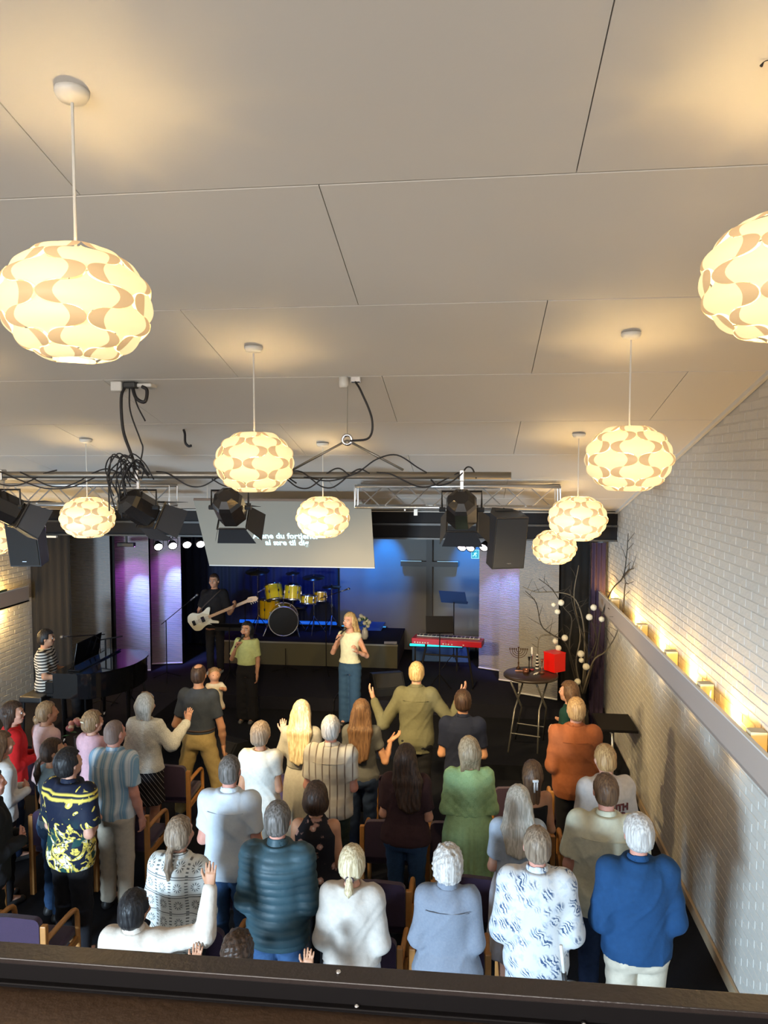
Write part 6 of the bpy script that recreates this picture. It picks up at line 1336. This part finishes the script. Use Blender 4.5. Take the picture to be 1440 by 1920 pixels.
P(1080, 1306, 1.86, 'blond man in an orange shirt standing before the bar table', 4, sex='m', wd=1.08, hair='strawb', style='short', hp=.15, top=dict(m=cloth('orange_cotton', (.36, .115, .045)), sleeve=.75, ease=.032, hem=.46, collar=1, yoke=1, wr=.006), bottom=dict(m=navy))
P(1066, 1273, 1.68, 'girl in profile in a dark green top and white skirt by the bar table', 62, sex='f', wd=.92, hair='brown', style='verylong', dY=-.1, face=True, arms={'L': 'front', 'R': ((.26, -.06, 1.08), (.14, .10, 1.16), (-.7, .4, .1), (0, 0, 1), .5)}, top=dict(m=cloth('dark_green_jersey', (.010, .045, .040)), sleeve=.45, ease=.016, hem=.58), bottom=dict(kind='skirt', m=cloth('white_skirt', (.62, .60, .58)), hem=.28, flare=.05, waist=.60))
w31 = P(1137, 1397, 1.80, 'blond man in a white t-shirt with dark lettering on the back', 14, sex='m', wd=1.05, hair='strawb', style='short', hp=-.1, top=dict(m=cloth('white_jersey', (.64, .61, .60)), sleeve=.5, ease=.034, hem=.47, sleeve_w=1.15), bottom=dict(m=navy))
M_print = mat('dark_red_print', (.14, .03, .035), .7)
for s_, z_, x_ in (('FAITH', 1.30, .075), ('OVER', 1.225, .065)):
    t = text(s_, .082, Matrix.Translation((x_-.045, -.170, z_)) @ Matrix.Rotation(.25, 4, 'Z') @ Matrix.Rotation(PI/2, 4, 'X'), M_print, 'back_print', w31, .0035, bold=.002)
    for v in t.data.vertices:       # wrap the letters onto the cloth
        v.co.z -= 0
P(1138, 1453, 1.88, 'large brown haired man in a pale sage green shirt', -6, sex='m', wd=1.30, hair='brown', style='short', sk='pink', hy=.2, hp=-.1, arms={'L': 'down', 'R': 'front'}, top=dict(m=cloth('sage_linen', (.60, .60, .47)), sleeve=.48, ease=.035, hem=.45, collar=1, yoke=1, wr=.006, sleeve_w=1.15), bottom=dict(m=dkjean, leg=1.05))
P(1198, 1528, 1.86, 'white haired man in a dark blue polo shirt and cream trousers by the right wall', 4, sex='m', wd=1.14, hair='white', style='full', sk='pink', hy=.1, top=dict(m=cloth('royal_blue_jersey', (.012, .055, .15)), sleeve=.66, ease=.034, hem=.50, collar=1, wr=.006, sleeve_w=1.15), bottom=dict(m=cloth('cream_trousers', (.56, .50, .40)), belt=0, leg=1.1, waist=.585, ease=.02))
# pole held before the palm shirt
r = empty('walking_pole', (l26[0]+.12, l26[1]-.32, 0), 0, 'folded black and white walking pole with a strap leaning behind the palm shirt', 'walking pole')
MB().tube([(.13, -.03, .03), (.06, 0, .78)], .013, 8).build('lower_tube', M_blackplas, r, True); MB().tube([(.06, 0, .78), (.02, .0, 1.05)], .016, 8).build('grip', M_blackplas, r, True); MB().tube([(.02, 0, 1.05), (.0, 0, 1.22)], .011, 8).tube([(.035, -.012, .88), (.025, -.012, 1.0)], .012, 8).build('white_section', M_white, r, True)
MB().tube(spline([(.03, 0, 1.0), (.10, -.02, 1.0), (.15, -.02, .93), (.10, -.02, .86), (.05, 0, .86)], 5), .006, 6).tube(spline([(.05, 0, .84), (-.0, -.02, .78), (-.05, -.02, .68), (-.03, -.02, .64), (.03, -.02, .72), (.06, 0, .8)], 5), .006, 6).build('wrist_strap', M_blackplas, r, True)
# ================================================================ performers
lB = (-1.84, 11.12, .2)
pB = person(lB, D(168), 1.73, 'blonde singer in a sleeveless cream top and blue jeans holding a microphone', sex='f', wd=.95, hair='blonde', style='long', hy=-.25, hp=.05, face=True, fine=True, group='singers',
  arms={'R': ((.27, .02, 1.10), (.135, .17, 1.34), (-.35, .1, .9), (-.9, .4, 0), 1.5), 'L': ((-.27, -.02, 1.08), (-.20, .22, 1.20), (.1, .5, .7), (.9, .3, .1), .7)},
  top=dict(m=cloth('cream_peplum', (.70, .68, .48)), sleeve=0, cap=1, ease=.020, hem=.56, flare=.03, neck=1.25, neckz=.825, loose=.1, wr=.003), bottom=dict(kind='jeans', m=cloth('mid_denim', (.03, .07, .13)), leg=1.25, ease=.008, flarel=1.25, waist=.60))
lS = headpos(463, 1166, 1.56, .2)
pS = person((lS[0], 11.05, .2), D(176), 1.56, 'black haired singer in a light green blouse and wide black trousers holding a microphone', sex='f', wd=.98, sk='tan', hair='black', style='longbob', hy=-.1, hp=.12, face=True, fine=True, group='singers',
  arms={'R': ((.24, .02, .98), (.11, .16, 1.21), (-.4, .1, .9), (-.9, .4, 0), 1.5), 'L': 'down'},
  top=dict(m=cloth('lime_blouse', (.52, .58, .26)), sleeve=.52, ease=.03, hem=.58, sleeve_w=1.2, flare=.02, neck=1.2, neckz=.825, wr=.004), bottom=dict(m=blk, leg=1.45, ease=.02, flarel=1.3), shoe=mat('black_white_shoe', (.10, .10, .10), .5))
def mic(parent_loc, yaw, p, d, label):
    r = empty('handheld_microphone', parent_loc, yaw, label, 'microphone'); p = Vector(p); d = Vector(d).normalized()
    MB().tube([p-d*.10, p+d*.09], [.011, .015], 10).build('handle', M_blackplas, r, True); MB().tube([p+d*.085, p+d*.10, p+d*.125, p+d*.14], [.017, .025, .025, .014], 12).build('mic_head', M_blackplas, r, True)
mic(lB, D(168), (.085, .175, 1.42), (-.55, -.25, .75), 'black microphone in the hand of the blonde singer'); mic((lS[0], 11.05, .2), D(176), (.065, .165, 1.285), (-.5, -.2, .75), 'black microphone in the hand of the singer in the light green blouse')
# bass player
lP = (-4.62, 12.95, .4)
pb = person(lP, D(184), 1.82, 'bass guitar player in a black t-shirt at the microphone on the left of the stage', sex='m', wd=.98, sk='tan', hair='dark', style='short', hy=-.1, face=True, fine=True,
  arms={'R': ((.29, -.04, 1.14), (.22, .17, 1.02), (-.7, .3, -.3), (-.2, -1, 0), .6), 'L': ((-.29, .06, 1.12), (-.42, .25, 1.27), (-.3, .35, .6), (.4, .3, .5), 1.1)}, top=dict(m=blk, sleeve=.48, ease=.03, hem=.5), bottom=dict(m=navy), shoe=mat('white_shoe', (.6, .6, .58), .5))
g_ = empty('bass_guitar', lP, D(184), 'white bass guitar with a maple neck held by the player on the stage', 'guitar')
A0, A1 = Vector((.17, .19, 1.02)), Vector((-.68, .24, 1.38)); ax = (A1-A0).normalized(); ny = Vector((0, 1, 0)); up = ax.cross(ny).normalized()*-1
Mg = Matrix(((-ax.x, up.x*-1, ny.x), (-ax.y, up.y*-1, ny.y), (-ax.z, up.z*-1, ny.z))).to_4x4(); Mg.translation = A0
Mg = Matrix(((ax.x, 0, -up.x), (ax.y, 1, -up.y), (ax.z, 0, -up.z))).to_4x4(); Mg.translation = A0
ol = [(-.24, .03), (-.20, .13), (-.10, .165), (.0, .13), (.08, .125), (.16, .165), (.25, .17), (.26, .13), (.17, .08), (.15, .03), (.15, -.03), (.19, -.09), (.22, -.15), (.17, -.165), (.08, -.13), (-.02, -.125), (-.12, -.18), (-.22, -.15), (-.26, -.06)]
ol = [(p.x, p.y) for p in spline([(x, y, 0) for x, y in ol], 3)]
def gbuild(mb, n_, m_): o = mb.build(n_, m_, g_); o.matrix_local = Mg; return o
gbuild(MB().prism(ol, -.02, .02, 'y'), 'body', mat('white_lacquer', (.72, .70, .60), .15, coat=.5)); gbuild(MB().box((.52, .028, 0), (.78, .022, .055), bev=.004), 'neck', mat('maple', (.55, .32, .15), .35))
gbuild(MB().prism([(.90, -.03), (.94, -.055), (1.0, -.045), (1.08, -.02), (1.10, .03), (1.06, .06), (.98, .05), (.90, .03)], .015, .035, 'y'), 'headstock', mat('maple', (.55, .32, .15), .35))
gbuild(MB().prism([(-.06, -.10), (.05, -.11), (.16, -.04), (.16, .04), (.05, .09), (-.02, .08), (-.08, .0)], .021, .024, 'y'), 'pickguard', mat('cream_guard', (.55, .50, .38), .3))
gbuild(MB().box((.02, .03, .0), (.06, .014, .10)).box((-.16, .028, 0), (.05, .014, .09)), 'pickup_and_bridge', M_black)
k = MB()
for i in range(4): k.tube([(-.16, .042, -.024+.016*i), (1.0, .045, -.018+.012*i)], .0012, 4)
gbuild(k, 'strings', M_chrome)
k = MB()
for i in range(4): k.tube([(.94+.04*i, .025, .05), (.94+.04*i, .025, .085)], .010, 6)
gbuild(k, 'tuning_pegs', M_chrome); MB().tube(spline([(.30, .14, 1.02), (.20, .155, 1.2), (-.02, .15, 1.42), (-.10, .09, 1.50), (-.13, -.02, 1.53), (-.10, -.15, 1.45), (.15, -.17, 1.15), (.32, -.02, 1.0)], 6), .012, 6).build('strap', mat('dark_strap', (.05, .035, .03), .7), g_)
# pianist
lp = (-6.12, 10.02, 0)
pp = person((lp[0], lp[1], .04), D(-76), 1.76, 'young man in a black and white striped t-shirt sitting at the grand piano', sex='m', wd=.96, sk='tan', hair='black', style='full', hy=.15, hp=-.05, face=True, sit=True, arms={'L': ((-.25, .06, 1.13), (-.14, .33, 1.10), (.1, 1, -.1), (0, 0, -1), .5), 'R': ((.25, .06, 1.13), (.14, .33, 1.10), (-.1, 1, -.1), (0, 0, -1), .5)},
  top=dict(m=pattern('black_white_stripes', 'hstripe', ((.55, .53, .48), (.02, .02, .022)), scale=150), sleeve=.52, ease=.03, hem=.5), bottom=dict(m=blk))
